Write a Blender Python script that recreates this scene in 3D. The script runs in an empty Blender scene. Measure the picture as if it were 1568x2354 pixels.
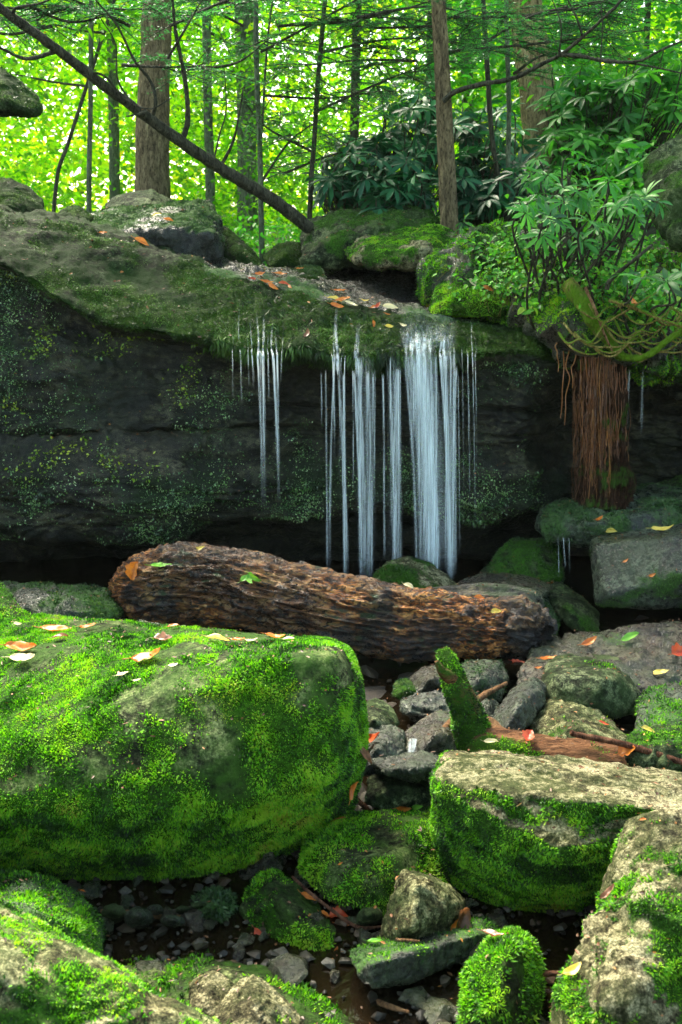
import bpy, bmesh, math
import numpy as np
from mathutils import Vector, Matrix
from mathutils.bvhtree import BVHTree
R = math.radians
# ------------------------------------------------------------------ camera, world, sun, exposure
scn = bpy.context.scene
COL = scn.collection
FPX, CU, CV, EYE = 2413.0, 784.0, 1177.0, 1.6
PITCH = math.atan((CV - 600.0) / FPX)
cam_d = bpy.data.cameras.new('camera')
cam = bpy.data.objects.new('camera', cam_d)
COL.objects.link(cam)
cam.location = (0, 0, EYE)
cam.rotation_euler = (math.pi / 2 - PITCH, 0, 0)
cam_d.sensor_fit = 'VERTICAL'
cam_d.sensor_height = 24.0
cam_d.lens = 24.0 * FPX / 2354.0
cam_d.clip_start = 0.05
cam_d.clip_end = 400.0
cam_d.dof.use_dof = True
cam_d.dof.focus_distance = 3.9
cam_d.dof.aperture_fstop = 5.0
scn.camera = cam
SUN_EL, SUN_AZ = R(50), R(-28)           # azimuth from +Y, negative = to the left
wd = bpy.data.worlds.new("World")
scn.world = wd
wd.use_nodes = True
wn = wd.node_tree
sky = wn.nodes.new('ShaderNodeTexSky')
sky.sky_type = 'NISHITA'
sky.sun_disc = False
sky.sun_elevation = SUN_EL
sky.sun_rotation = SUN_AZ
sky.dust_density = 2.5
wn.nodes['Background'].inputs['Strength'].default_value = 0.15
wb = wn.nodes.new('ShaderNodeMix'); wb.data_type = 'RGBA'; wb.blend_type = 'MULTIPLY'; wb.inputs[0].default_value = 1.0
wb.inputs[7].default_value = (1.0, .96, .76, 1)          # camera white balance for open shade
wn.links.new(sky.outputs[0], wb.inputs[6]); wn.links.new(wb.outputs[2], wn.nodes['Background'].inputs['Color'])
sl = bpy.data.lights.new('sun', 'SUN')
sl.energy = 3.4
sl.angle = R(24)
sl.color = (1.0, 0.93, 0.78)
so = bpy.data.objects.new('sun', sl)
COL.objects.link(so)
sd = Vector((math.sin(SUN_AZ) * math.cos(SUN_EL), math.cos(SUN_AZ) * math.cos(SUN_EL), math.sin(SUN_EL)))
so.location = sd * 30
so.rotation_euler = sd.to_track_quat('Z', 'Y').to_euler()
scn.view_settings.view_transform = 'Standard'
scn.view_settings.look = 'None'
scn.view_settings.gamma = 1.0
scn.view_settings.exposure = 2.55
scn.cycles.use_denoising = True
scn.cycles.max_bounces = 7
scn.cycles.diffuse_bounces = 3
scn.cycles.glossy_bounces = 2
scn.cycles.transmission_bounces = 4
scn.cycles.transparent_max_bounces = 24
scn.cycles.sample_clamp_indirect = 6.0
scn.cycles.caustics_reflective = False
scn.cycles.caustics_refractive = False

# ------------------------------------------------------------------ geometry helpers
CP, SP = math.cos(PITCH), math.sin(PITCH)
def P(u, v, Y):
    a = (u - CU) / FPX; b = (CV - v) / FPX
    d = np.array([a, CP + b * SP, -SP + b * CP])
    return np.array([0, 0, EYE]) + d * (Y / d[1])
def raydir(u, v):
    a = (u - CU) / FPX; b = (CV - v) / FPX
    return Vector((a, CP + b * SP, -SP + b * CP)).normalized()
def Yg(v, z=0.0):
    b = (CV - v) / FPX
    return (EYE - z) * (CP + b * SP) / (SP - b * CP)
_r = np.random.RandomState(7)
_perm = np.concatenate([_r.permutation(256)] * 2).astype(np.int64)
_G = _r.normal(size=(256, 3)); _G /= np.linalg.norm(_G, axis=1)[:, None]
def pn(Q, seed=0):
    Q = np.asarray(Q, float) + seed * 17.31
    i = np.floor(Q).astype(np.int64); f = Q - i
    w = f * f * f * (f * (f * 6 - 15) + 10)
    i &= 255
    r = 0
    for dx in (0, 1):
        wx = w[:, 0] if dx else 1 - w[:, 0]
        for dy in (0, 1):
            wy = w[:, 1] if dy else 1 - w[:, 1]
            for dz in (0, 1):
                wz = w[:, 2] if dz else 1 - w[:, 2]
                h = _perm[(_perm[(_perm[(i[:, 0] + dx) & 255] + i[:, 1] + dy) & 255] + i[:, 2] + dz) & 255]
                g = _G[h]
                r = r + wx * wy * wz * (g[:, 0] * (f[:, 0] - dx) + g[:, 1] * (f[:, 1] - dy) + g[:, 2] * (f[:, 2] - dz))
    return r * 1.5
def fbm(Q, o=4, seed=0, gain=.5):
    Q = np.asarray(Q, float); s = 0; a = 1; n = 0
    for k in range(o):
        s = s + a * pn(Q * 2.03 ** k, seed + k); n += a; a *= gain
    return s / n
def ridge(Q, o=3, seed=0):
    Q = np.asarray(Q, float); s = 0; a = 1; n = 0
    for k in range(o):
        s = s + a * (1 - 2 * np.abs(pn(Q * 2.1 ** k, seed + k))); n += a; a *= .5
    return s / n
def sst(x, a=0., b=1.):
    t = np.clip((x - a) / (b - a), 0, 1); return t * t * (3 - 2 * t)

def mesh(name, V, quads=None, tris=None, attrs=None, smooth=True):
    me = bpy.data.meshes.new(name)
    V = np.asarray(V, np.float32)
    q = np.asarray(quads if quads is not None else [], np.int32).reshape(-1, 4)
    t = np.asarray(tris if tris is not None else [], np.int32).reshape(-1, 3)
    me.vertices.add(len(V)); me.vertices.foreach_set('co', V.ravel())
    nl = q.size + t.size
    me.loops.add(nl); me.loops.foreach_set('vertex_index', np.concatenate([q.ravel(), t.ravel()]).astype(np.int32))
    npoly = len(q) + len(t)
    me.polygons.add(npoly)
    st = np.concatenate([np.arange(len(q)) * 4, q.size + np.arange(len(t)) * 3]).astype(np.int32)
    me.polygons.foreach_set('loop_start', st)
    me.polygons.foreach_set('use_smooth', np.full(npoly, smooth))
    for k, a in (attrs or {}).items():
        at = me.attributes.new(k, 'FLOAT', 'POINT'); at.data.foreach_set('value', np.asarray(a, np.float32))
    me.update(calc_edges=True)
    return me
def link(name, me, mat, loc=(0, 0, 0), parent=None):
    o = bpy.data.objects.new(name, me); COL.objects.link(o)
    if mat: me.materials.append(mat)
    if parent is not None: o.parent = parent
    else: o.location = loc
    return o
def tag(o, label=None, cat=None, group=None, kind=None):
    if label: o['label'] = label
    if cat: o['category'] = cat
    if group: o['group'] = group
    if kind: o['kind'] = kind
    return o
def empty(name, loc, label=None, cat=None, group=None, kind=None):
    o = bpy.data.objects.new(name, None); COL.objects.link(o); o.location = loc
    o.empty_display_size = .1
    return tag(o, label, cat, group, kind)

def wloc(o):
    l = np.array(o.location)
    while o.parent is not None: o = o.parent; l = l + np.array(o.location)
    return l
class MB:
    def __init__(s): s.V = []; s.q = []; s.t = []; s.r = []; s.n = 0
    def add(s, V, q=None, t=None, r=0.5):
        V = np.asarray(V, float)
        if q is not None and len(q): s.q.append(np.asarray(q) + s.n)
        if t is not None and len(t): s.t.append(np.asarray(t) + s.n)
        s.V.append(V); s.r.append(np.broadcast_to(np.asarray(r, float), (len(V),))); s.n += len(V)
    def build(s, name, mat, parent=None, loc=None, smooth=True):
        V = np.concatenate(s.V); o = wloc(parent) if parent is not None else np.array(loc if loc is not None else (0, 0, 0))
        me = mesh(name, V - o, np.concatenate(s.q) if s.q else None, np.concatenate(s.t) if s.t else None, {'rnd': np.concatenate(s.r)}, smooth)
        return link(name, me, mat, tuple(o), parent)

def vnormals(V, q, t=None):
    N = np.zeros_like(V)
    for F in (q, t):
        if F is None or len(F) == 0: continue
        if F.shape[1] == 4: fn = np.cross(V[F[:, 2]] - V[F[:, 0]], V[F[:, 3]] - V[F[:, 1]])
        else: fn = np.cross(V[F[:, 1]] - V[F[:, 0]], V[F[:, 2]] - V[F[:, 0]])
        for k in range(F.shape[1]):
            for c in range(3): N[:, c] += np.bincount(F[:, k], fn[:, c], len(V))
    return N / (np.linalg.norm(N, axis=1)[:, None] + 1e-12)

def crom(pts, n):
    pts = np.asarray(pts, float); m = len(pts)
    if m == 2: pts = np.array([pts[0], (pts[0] + pts[1]) / 2, pts[1]]); m = 3
    e = np.concatenate([[2 * pts[0] - pts[1]], pts, [2 * pts[-1] - pts[-2]]])
    s = np.linspace(0, m - 1, n); i = np.minimum(s.astype(int), m - 2); t = (s - i)[:, None]
    a, b, c, d = e[i], e[i + 1], e[i + 2], e[i + 3]
    return .5 * (2 * b + (c - a) * t + (2 * a - 5 * b + 4 * c - d) * t ** 2 + (3 * b - a - 3 * c + d) * t ** 3)
def tube(path, rad, n=None, k=8, cap=True, flat=1.0):
    """path (m,3), rad (m,) -> V, quads, tris, s, theta"""
    path = np.asarray(path, float); rad = np.asarray(rad, float)
    if rad.ndim == 0: rad = np.full(len(path), float(rad))
    n = n or len(path) * 4
    pr = crom(np.c_[path, rad], n); p = pr[:, :3]; r = np.maximum(pr[:, 3], 1e-4)
    T = np.gradient(p, axis=0); T /= np.linalg.norm(T, axis=1)[:, None] + 1e-12
    ref = np.array([0, 0, 1.]) if abs(T[:, 2]).mean() < .8 else np.array([0, 1., 0])
    A = np.cross(T, ref); A /= np.linalg.norm(A, axis=1)[:, None] + 1e-12
    B = np.cross(A, T)
    th = np.arange(k) / k * 2 * math.pi
    V = (p[:, None] + r[:, None, None] * (A[:, None] * np.cos(th)[None, :, None] + flat * B[:, None] * np.sin(th)[None, :, None])).reshape(-1, 3)
    i = np.arange(n - 1)[:, None] * k; j = np.arange(k)[None]; j2 = (j + 1) % k
    q = np.stack([i + j, i + j2, i + k + j2, i + k + j], -1).reshape(-1, 4)[:, ::-1]
    t = np.zeros((0, 3), int)
    if cap:
        V = np.concatenate([V, p[:1], p[-1:]]); c0 = n * k; jj = np.arange(k)
        t = np.concatenate([np.c_[np.full(k, c0), jj, (jj + 1) % k], np.c_[np.full(k, c0 + 1), (n - 1) * k + (jj + 1) % k, (n - 1) * k + jj]])[:, ::-1]
    s = np.repeat(np.arange(n) / (n - 1), k); tt = np.tile(th, n)
    if cap: s = np.r_[s, 0, 1]; tt = np.r_[tt, 0, 0]
    return V, q, t, s, tt

def leafset(mb, Pt, D, N, L, W, rnd, kind='hex', droop=0.0):
    """vectorised leaves: base Pt, direction D, normal N, length L, width W."""
    Pt = np.asarray(Pt, float); n = len(Pt)
    D = D / (np.linalg.norm(D, axis=1)[:, None] + 1e-9)
    S = np.cross(D, N); S /= np.linalg.norm(S, axis=1)[:, None] + 1e-9
    N = np.cross(S, D)
    L = np.broadcast_to(L, (n,))[:, None]; W = np.broadcast_to(W, (n,))[:, None] * .5
    b = np.arange(n)[:, None]
    rnd = np.broadcast_to(rnd, (n,))
    if kind == 'dia':
        V = np.stack([Pt, Pt + D * L * .45 + S * W, Pt + D * L - N * L * droop, Pt + D * L * .45 - S * W], 1).reshape(-1, 3)
        mb.add(V, b * 4 + np.arange(4)[None], None, np.repeat(rnd, 4))
    elif kind == 'hex':
        h = N * W * .35
        V = np.stack([Pt, Pt + D * L * .3 + S * W + h, Pt + D * L * .68 + S * W * .8 + h - N * L * droop * .5, Pt + D * L - N * L * droop,
                      Pt + D * L * .68 - S * W * .8 + h - N * L * droop * .5, Pt + D * L * .3 - S * W + h], 1).reshape(-1, 3)
        q = np.concatenate([b * 6 + np.array([[0, 1, 2, 3]]), b * 6 + np.array([[0, 3, 4, 5]])])
        mb.add(V, q, None, np.repeat(rnd, 6))
    else:  # lance: long leaf with midrib fold and droop
        ss = [0, .12, .4, .72, 1.0]; ww = [0, .35, .95, 1.0, 0]
        rows = []
        for s_, w_ in zip(ss, ww):
            m = Pt + D * L * s_ * (1 - .12 * droop * s_) - N * L * droop * s_ * s_
            rows += [m + S * W * w_ + N * W * w_ * .3, m, m - S * W * w_ + N * W * w_ * .3]
        V = np.stack(rows, 1).reshape(-1, 3); q = []
        for k in range(4):
            q += [[3 * k, 3 * k + 1, 3 * k + 4, 3 * k + 3], [3 * k + 1, 3 * k + 2, 3 * k + 5, 3 * k + 4]]
        q = np.concatenate([b * 15 + np.array([x]) for x in q])
        mb.add(V, q, None, np.repeat(rnd, 15))

# ------------------------------------------------------------------ materials
class NT:
    def __init__(s, name):
        s.m = bpy.data.materials.new(name); s.m.use_nodes = True; s.t = s.m.node_tree
        s.bs = s.t.nodes['Principled BSDF']; s.out = s.t.nodes['Material Output']
        s.tc = s.t.nodes.new('ShaderNodeTexCoord')
    def n(s, ty, **kw):
        nd = s.t.nodes.new(ty)
        for k, v in kw.items(): setattr(nd, k, v)
        return nd
    def l(s, a, b): s.t.links.new(a, b)
    def val(s, sock, x):
        if isinstance(x, (int, float, tuple, list)): sock.default_value = x if not isinstance(x, (tuple, list)) or len(x) != 3 or sock.type != 'RGBA' else (*x, 1)
        else: s.l(x, sock)
    def noise(s, scale, detail=6, rough=.6, dist=0., vec=None, sc3=None):
        nd = s.n('ShaderNodeTexNoise'); nd.inputs['Scale'].default_value = scale; nd.inputs['Detail'].default_value = detail
        nd.inputs['Roughness'].default_value = rough; nd.inputs['Distortion'].default_value = dist
        v = vec or s.tc.outputs['Object']
        if sc3:
            mp = s.n('ShaderNodeMapping'); mp.inputs['Scale'].default_value = sc3; s.l(v, mp.inputs[0]); v = mp.outputs[0]
        s.l(v, nd.inputs['Vector']); return nd.outputs['Fac']
    def vor(s, scale, feature='F1', out='Distance'):
        nd = s.n('ShaderNodeTexVoronoi', feature=feature); nd.inputs['Scale'].default_value = scale
        s.l(s.tc.outputs['Object'], nd.inputs['Vector']); return nd.outputs[out]
    def ramp(s, f, stops):
        nd = s.n('ShaderNodeValToRGB'); s.l(f, nd.inputs[0]); cr = nd.color_ramp
        while len(cr.elements) < len(stops): cr.elements.new(.5)
        for e, (p, c) in zip(cr.elements, stops):
            e.position = p; e.color = (c, c, c, 1) if isinstance(c, (int, float)) else (*c, 1)
        return nd.outputs[0]
    def mix(s, f, a, b, bt='MIX'):
        nd = s.n('ShaderNodeMix', data_type='RGBA', blend_type=bt)
        s.val(nd.inputs[0], f); s.val(nd.inputs[6], a); s.val(nd.inputs[7], b); return nd.outputs[2]
    def math(s, op, a, b=0., c=None):
        nd = s.n('ShaderNodeMath', operation=op); s.val(nd.inputs[0], a); s.val(nd.inputs[1], b)
        if c is not None: s.val(nd.inputs[2], c)
        return nd.outputs[0]
    def attr(s, name):
        nd = s.n('ShaderNodeAttribute', attribute_name=name); return nd.outputs['Fac']
    def bump(s, h, strength, dist=.01, prev=None):
        nd = s.n('ShaderNodeBump'); nd.inputs['Strength'].default_value = strength; nd.inputs['Distance'].default_value = dist
        s.l(h, nd.inputs['Height'])
        if prev is not None: s.l(prev, nd.inputs['Normal'])
        return nd.outputs[0]

def rock_mat(name, c1, c2, c3, sc=6., rough=.75, lich=.62, algae=.5, wet=0., bump=.7, mosscol=((.012, .035, .004), (.05, .14, .012)), stretch=None, alg=(.05, .1, .025)):
    a = NT(name)
    n1 = a.noise(sc, 12, .72, .3, sc3=stretch); n2 = a.noise(sc * 7, 8, .7, sc3=stretch); n3 = a.noise(sc * .6, 6, .6, .5)
    n4 = a.noise(sc * 22, 4, .6)
    col = a.ramp(n1, [(.39, c1), (.5, tuple((x + y) / 2.2 for x, y in zip(c1, c2))), (.61, c2)])
    col = a.mix(a.ramp(n2, [(.38, .9), (.52, 0.)]), col, tuple(x * .3 for x in c1))
    lf = a.math('MULTIPLY', a.ramp(a.math('ADD', a.math('MULTIPLY', n1, .5), a.math('MULTIPLY', n2, .5)), [(lich - .07, 0.), (lich - .01, 1.)]), .9)
    col = a.mix(lf, col, c3)
    sp = a.noise(sc * 34, 3, .7); col = a.mix(1., col, a.ramp(sp, [(.36, .35), (.5, .9), (.64, 1.9)]), 'MULTIPLY')
    af = a.math('MULTIPLY', a.ramp(a.math('ADD', a.math('MULTIPLY', n3, .6), a.math('MULTIPLY', n2, .4)), [(.43, 0.), (.55, 1.)]), algae)
    col = a.mix(af, col, alg)
    mo = a.attr('moss')
    mf = a.ramp(a.math('ADD', mo, a.math('MULTIPLY', a.math('SUBTRACT', n2, .5), .8)), [(.3, 0.), (.55, 1.)])
    mc = a.mix(a.ramp(n4, [(.35, 0.), (.65, 1.)]), mosscol[0], mosscol[1])
    col = a.mix(mf, col, mc)
    a.l(col, a.bs.inputs['Base Color'])
    wn_ = a.ramp(n2, [(.4, max(.08, rough - wet * .6)), (.6, rough)])
    a.l(a.mix(mf, wn_, (.9, .9, .9)), a.bs.inputs['Roughness'])
    a.bs.inputs['Specular IOR Level'].default_value = .08 + .6 * wet
    b1 = a.bump(n1, bump * .9, .06); b2 = a.bump(n2, bump, .02, b1); b3 = a.bump(n4, bump, .006, b2)
    a.l(b3, a.bs.inputs['Normal'])
    return a.m

def leaf_mat(name, stops, trans=.45, tint=(1, 1, 1), rough=.45, nz=1.2, spec=.4):
    a = NT(name)
    r = a.attr('rnd'); nn = a.noise(nz, 3, .5)
    f = a.math('ADD', a.math('MULTIPLY', r, .65), a.math('MULTIPLY', nn, .45))
    col = a.ramp(f, stops)
    a.l(col, a.bs.inputs['Base Color']); a.bs.inputs['Roughness'].default_value = rough
    a.bs.inputs['Specular IOR Level'].default_value = spec
    tr = a.n('ShaderNodeBsdfTranslucent'); a.l(a.mix(1.0, col, tint, 'MULTIPLY'), tr.inputs['Color'])
    mx = a.n('ShaderNodeMixShader'); mx.inputs[0].default_value = trans
    a.l(a.bs.outputs[0], mx.inputs[1]); a.l(tr.outputs[0], mx.inputs[2]); a.l(mx.outputs[0], a.out.inputs[0])
    return a.m
def bark_mat(name, c1, c2, c3, moss=((.02, .05, .006), (.06, .12, .015)), sc=(8, 8, 2.2), rough=.85, bump=1.):
    a = NT(name)
    n1 = a.noise(3.5, 10, .7, .6, sc3=sc); n2 = a.noise(14, 6, .65, .2, sc3=sc); n3 = a.noise(2.2, 4, .6)
    col = a.ramp(n1, [(.34, c1), (.55, c2), (.7, c3)])
    col = a.mix(a.ramp(n2, [(.36, .8), (.5, 0.)]), col, tuple(x * .3 for x in c1))
    mf = a.ramp(a.math('ADD', a.attr('moss'), a.math('MULTIPLY', a.math('SUBTRACT', n2, .5), .9)), [(.35, 0.), (.6, 1.)])
    col = a.mix(mf, col, a.mix(n3, *moss))
    a.l(col, a.bs.inputs['Base Color']); a.bs.inputs['Roughness'].default_value = rough; a.bs.inputs['Specular IOR Level'].default_value = .12
    b = a.bump(n2, bump, .02, a.bump(n1, bump, .03)); a.l(b, a.bs.inputs['Normal'])
    return a.m

M = {}
M['grey'] = rock_mat('grey_stone', (.014, .02, .009), (.07, .085, .045), (.2, .22, .12), 5, .7, .58, .6, alg=(.04, .075, .018))
M['pale'] = rock_mat('pale_stone', (.06, .055, .03), (.3, .26, .14), (.5, .44, .27), 7, .75, .56, .4, bump=1., alg=(.06, .1, .02))
M['tan'] = rock_mat('tan_stone', (.05, .05, .022), (.2, .18, .085), (.36, .33, .18), 6, .7, .56, .5)
M['wet'] = rock_mat('wet_stone', (.01, .006, .004), (.06, .034, .02), (.16, .13, .1), 8, .5, .62, .3, wet=.8)
M['wetgrey'] = rock_mat('wet_grey_stone', (.008, .01, .006), (.045, .055, .035), (.16, .18, .12), 7, .5, .6, .5, wet=.8, alg=(.025, .05, .012))
M['boulder'] = rock_mat('boulder_stone', (.014, .02, .008), (.085, .1, .04), (.26, .28, .12), 4.5, .75, .58, .9, alg=(.03, .08, .008), mosscol=((.008, .024, .002), (.035, .11, .005)))
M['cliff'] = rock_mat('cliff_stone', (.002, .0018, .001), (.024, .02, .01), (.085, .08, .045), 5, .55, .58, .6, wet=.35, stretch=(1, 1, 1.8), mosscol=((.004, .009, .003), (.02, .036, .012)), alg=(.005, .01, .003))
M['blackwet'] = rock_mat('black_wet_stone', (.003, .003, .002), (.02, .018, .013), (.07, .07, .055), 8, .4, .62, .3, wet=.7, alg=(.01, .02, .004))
M['upper'] = rock_mat('upper_stone', (.006, .01, .004), (.034, .048, .02), (.12, .14, .08), 5, .8, .6, .95, alg=(.01, .03, .004), mosscol=((.008, .022, .002), (.035, .075, .005)))
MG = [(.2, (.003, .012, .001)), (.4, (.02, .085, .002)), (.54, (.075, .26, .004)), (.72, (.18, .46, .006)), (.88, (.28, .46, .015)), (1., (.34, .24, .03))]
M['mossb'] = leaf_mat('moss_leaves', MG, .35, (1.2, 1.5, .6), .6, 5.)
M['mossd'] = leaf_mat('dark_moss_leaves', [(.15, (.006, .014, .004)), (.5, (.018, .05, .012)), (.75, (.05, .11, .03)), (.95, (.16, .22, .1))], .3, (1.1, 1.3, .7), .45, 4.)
M['bark'] = bark_mat('trunk_bark', (.06, .045, .025), (.24, .18, .1), (.48, .37, .2))
M['barktan'] = bark_mat('tan_bark', (.1, .075, .035), (.42, .32, .16), (.7, .56, .32))
M['barkd'] = bark_mat('dark_bark', (.03, .03, .02), (.09, .085, .06), (.16, .15, .1))
M['barkg'] = bark_mat('grey_green_bark', (.06, .075, .05), (.16, .19, .12), (.3, .33, .22))
M['root'] = leaf_mat('root_fibres', [(.1, (.02, .007, .003)), (.35, (.09, .028, .01)), (.6, (.24, .085, .025)), (.85, (.42, .2, .05)), (1., (.5, .42, .1))], .1, rough=.35, spec=.6)

# ------------------------------------------------------------------ rocks
MOSSQ = []
def solid(hulls, vox, sm):
    bm = bmesh.new()
    for h in hulls:
        b2 = bmesh.new()
        for p in h: b2.verts.new(p)
        r_ = bmesh.ops.convex_hull(b2, input=b2.verts[:])
        bmesh.ops.delete(b2, geom=[v for v in b2.verts if not v.link_faces], context='VERTS')
        bmesh.ops.recalc_face_normals(b2, faces=b2.faces[:])
        tmp = bpy.data.meshes.new('tmp'); b2.to_mesh(tmp); b2.free(); bm.from_mesh(tmp); bpy.data.meshes.remove(tmp)
    me = bpy.data.meshes.new('tmp'); bm.to_mesh(me); bm.free()
    o = bpy.data.objects.new('tmp', me); COL.objects.link(o)
    m = o.modifiers.new('r', 'REMESH'); m.mode = 'VOXEL'; m.voxel_size = vox
    if sm: m2 = o.modifiers.new('s', 'SMOOTH'); m2.iterations = sm; m2.factor = .6
    dg = bpy.context.evaluated_depsgraph_get(); ev = o.evaluated_get(dg); em = ev.to_mesh()
    V = np.empty(len(em.vertices) * 3, np.float32); em.vertices.foreach_get('co', V); V = V.reshape(-1, 3).astype(float)
    lt = np.empty(len(em.polygons), np.int32); em.polygons.foreach_get('loop_total', lt)
    li = np.empty(len(em.loops), np.int32); em.loops.foreach_get('vertex_index', li)
    assert (lt == 4).all()
    ev.to_mesh_clear(); bpy.data.objects.remove(o); bpy.data.meshes.remove(me)
    return V, li.reshape(-1, 4)
def mossmask(V, N, m, seed):
    bias, up, fr, amp, fq = m
    x = bias + up * N[:, 2] + fr * (-N[:, 1]) + amp * 1.6 * fbm(V * fq, 4, seed + 5, .6)
    return np.clip(x, 0, 1)
def detail(V, q, size, lump, rough, strata, seed, sdir=(0, 0, 1), chip=1.):
    N = vnormals(V, q)
    V = V + N * (lump * size * fbm(V * 1.9 / size, 3, seed))[:, None]
    d = rough * size * ridge(V * 4.5 / size, 4, seed + 9)
    # chipped facets: terraces of a slow noise give planar breaks
    c = fbm(V * 3.1 / size, 2, seed + 31) * 7; d += chip * rough * size * .5 * (np.abs((c % 1) - .5) - .25) * 2
    if strata:
        s_ = V @ np.array(sdir) + .03 * size * fbm(V * 2 / size, 2, seed + 3)
        w = s_ * 16 / size; fr_ = w % 1
        h = _G[(np.floor(w).astype(int) * 7) & 255, 0]
        d += strata * size * (h * .6 - .8 * np.exp(-((fr_ - .5) / .12) ** 2) * (pn(V * 5 / size, seed + 8) > -.1))
    d += .006 * fbm(V * 26, 4, seed + 2, .6)
    N = vnormals(V, q)
    return V + N * d[:, None]
YS = dict.fromkeys('wet_slab wet_cobble mossy_cobble mossy_block slanted_stone dark_mossy_rock crumbly_stone rounded_stone cracked_stone brown_stone shelf_rock mossy_bank flat_stone'.split(), .95); YS['stream_rock'] = .93; YS['thin_slab'] = .93
def rock(name, label, out, inn=(), back=.3, mat='grey', moss=(-.2, .3, 0, .6, 4), mb=('mossb', 60000, .013), hulls=None, sm=3,
         lump=.06, rough=.02, strata=0., sdir=(0, 0, 1), cat='boulder', group=None, seed=None, voxd=75, shrink=.75, chip=1., objname=None):
    seed = seed if seed is not None else (int(out[0][0] * 7 + out[0][1] * 3) % 90)
    H = []; ys = YS.get(name, 1.)
    out = [(a, b, y * ys) for a, b, y in out]; inn = [(a, b, y * ys) for a, b, y in inn]
    for o_, i_ in ([(out, inn)] + list(hulls or [])):
        c = np.mean([(a, b) for a, b, _ in o_], axis=0)
        pts = [P(*p) for p in o_] + [P(*p) for p in i_]
        pts += [P(c[0] + (a - c[0]) * shrink, c[1] + (b - c[1]) * shrink, y + back) for a, b, y in o_]
        H.append(pts)
    H = [[np.array(p) + (np.array(p) - np.mean(h, axis=0)) * .025 for p in h] for h in H]
    allp = np.concatenate([np.array(h) for h in H]); ext = allp.max(0) - allp.min(0); size = float(np.sort(ext)[1])
    vox = float(max(.005, ext.max() / voxd))
    V, q = solid(H, vox, sm)
    V = detail(V, q, size, lump, rough, strata, seed, sdir, chip)
    N = vnormals(V, q)
    mm = mossmask(V, N, moss, seed)
    o = np.array([V[:, 0].mean(), V[:, 1].mean(), V[:, 2].min()])
    ob = link(name, mesh(name, V - o, q, None, {'moss': mm}), M[mat], tuple(o))
    tag(ob, label, cat, group)
    if mb and mb[1]: MOSSQ.append((ob, V, q, N, mm, mb, seed))
    return ob
def build_moss(ob, V, q, N, mm, mb, seed, name='moss'):
    mat, dens, ln = mb
    rs = np.random.RandomState(seed + 1)
    A, B, C, D = (V[q[:, k]] for k in range(4))
    ar = .5 * np.linalg.norm(np.cross(C - A, D - B), axis=1)
    fc = (A + B + C + D) / 4; m = mm[q].mean(1)
    vis = (fc[:, 1] < 30)
    toC = np.array([0, 0, EYE]) - fc; toC /= np.linalg.norm(toC, axis=1)[:, None]
    fn = np.cross(C - A, D - B); fn /= np.linalg.norm(fn, axis=1)[:, None] + 1e-9
    vis = (np.einsum('ij,ij->i', fn, toC) > -.35)
    w = ar * np.clip((m - .25) / .45, 0, 1) * vis
    n = int(w.sum() * dens)
    if n < 20: return
    f = rs.choice(len(q), n, p=w / w.sum())
    a, b = rs.rand(n, 1), rs.rand(n, 1)
    pt = (A[f] * (1 - a) + B[f] * a) * (1 - b) + (D[f] * (1 - a) + C[f] * a) * b
    nn = fn[f]
    big = fbm(pt * 14, 2, seed + 3)                     # tufts: neighbouring blades lean together
    lean = np.stack([pn(pt * 30, seed + 40), pn(pt * 30, seed + 41), pn(pt * 30, seed + 42)], 1) * 1.1
    d = nn * (.55 + .5 * rs.rand(n, 1)) + lean + rs.normal(size=(n, 3)) * .35 + np.array([0, 0, -.45]) * (1 - np.abs(nn[:, 2:])) 
    L = ln * (.5 + .9 * rs.rand(n)) * (1 + .9 * big)
    pt = pt - nn * .002
    mbx = MB()
    rnd = np.clip(.52 + 1.5 * fbm(pt * 7, 4, seed + 7, .65) + rs.normal(size=n) * .24, 0, 1)
    leafset(mbx, pt, d, nn + rs.normal(size=(n, 3)) * .6, L, L * .34, rnd, 'dia', .15)
    mbx.V = [np.concatenate(mbx.V) - np.array(ob.location)]
    mbx.V[0] = mbx.V[0] + np.array(ob.location) - wloc(ob)
    me = mesh(name, mbx.V[0], np.concatenate(mbx.q), None, {'rnd': np.concatenate(mbx.r)})
    link(name, me, M[mat], parent=ob)
# ------------------------------------------------------------------ terrain
def ground(x, y):
    x = np.asarray(x, float); y = np.asarray(y, float)
    bed = -.02 - .08 * sst(y, 2.6, 3.1) + .02 * np.clip(y - 3, 0, 3)
    up = 1.42 + .05 * np.clip(y - 6.2, 0, 100) + sst(x, .5, 3.5) * (.45 + .10 * np.clip(y - 6.2, 0, 60)) + .35 * sst(-x, 1.2, 3.5)
    w = sst(y, 6.0, 6.45)
    side = sst(np.abs(x), 3.2, 6.5) * 1.6 * (1 - w)
    return bed * (1 - w) + up * w + side
def axis_(lo, hi, a, b, na, nb):
    return np.unique(np.concatenate([np.linspace(lo, a, nb), np.linspace(a, b, na), np.linspace(b, hi, nb)]))
xs = axis_(-150, 150, -4, 4, 260, 60); ys = np.unique(np.concatenate([np.linspace(-60, 1, 20), np.linspace(1, 10, 300), np.linspace(10, 220, 90)]))
X, Y = np.meshgrid(xs, ys); Z = ground(X, Y)
VV = np.c_[X.ravel(), Y.ravel(), Z.ravel()]
VV[:, 2] += .045 * fbm(VV * 2.2, 4, 3) + .02 * ridge(VV * 6, 3, 8) - .02
i, j = np.meshgrid(np.arange(len(ys) - 1), np.arange(len(xs) - 1), indexing='ij'); k0 = (i * len(xs) + j).ravel()
tq = np.c_[k0, k0 + 1, k0 + len(xs) + 1, k0 + len(xs)]
a = NT('forest_ground')
g1 = a.noise(3, 10, .7); g2 = a.noise(30, 6, .7); g3 = a.noise(.8, 4)
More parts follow.
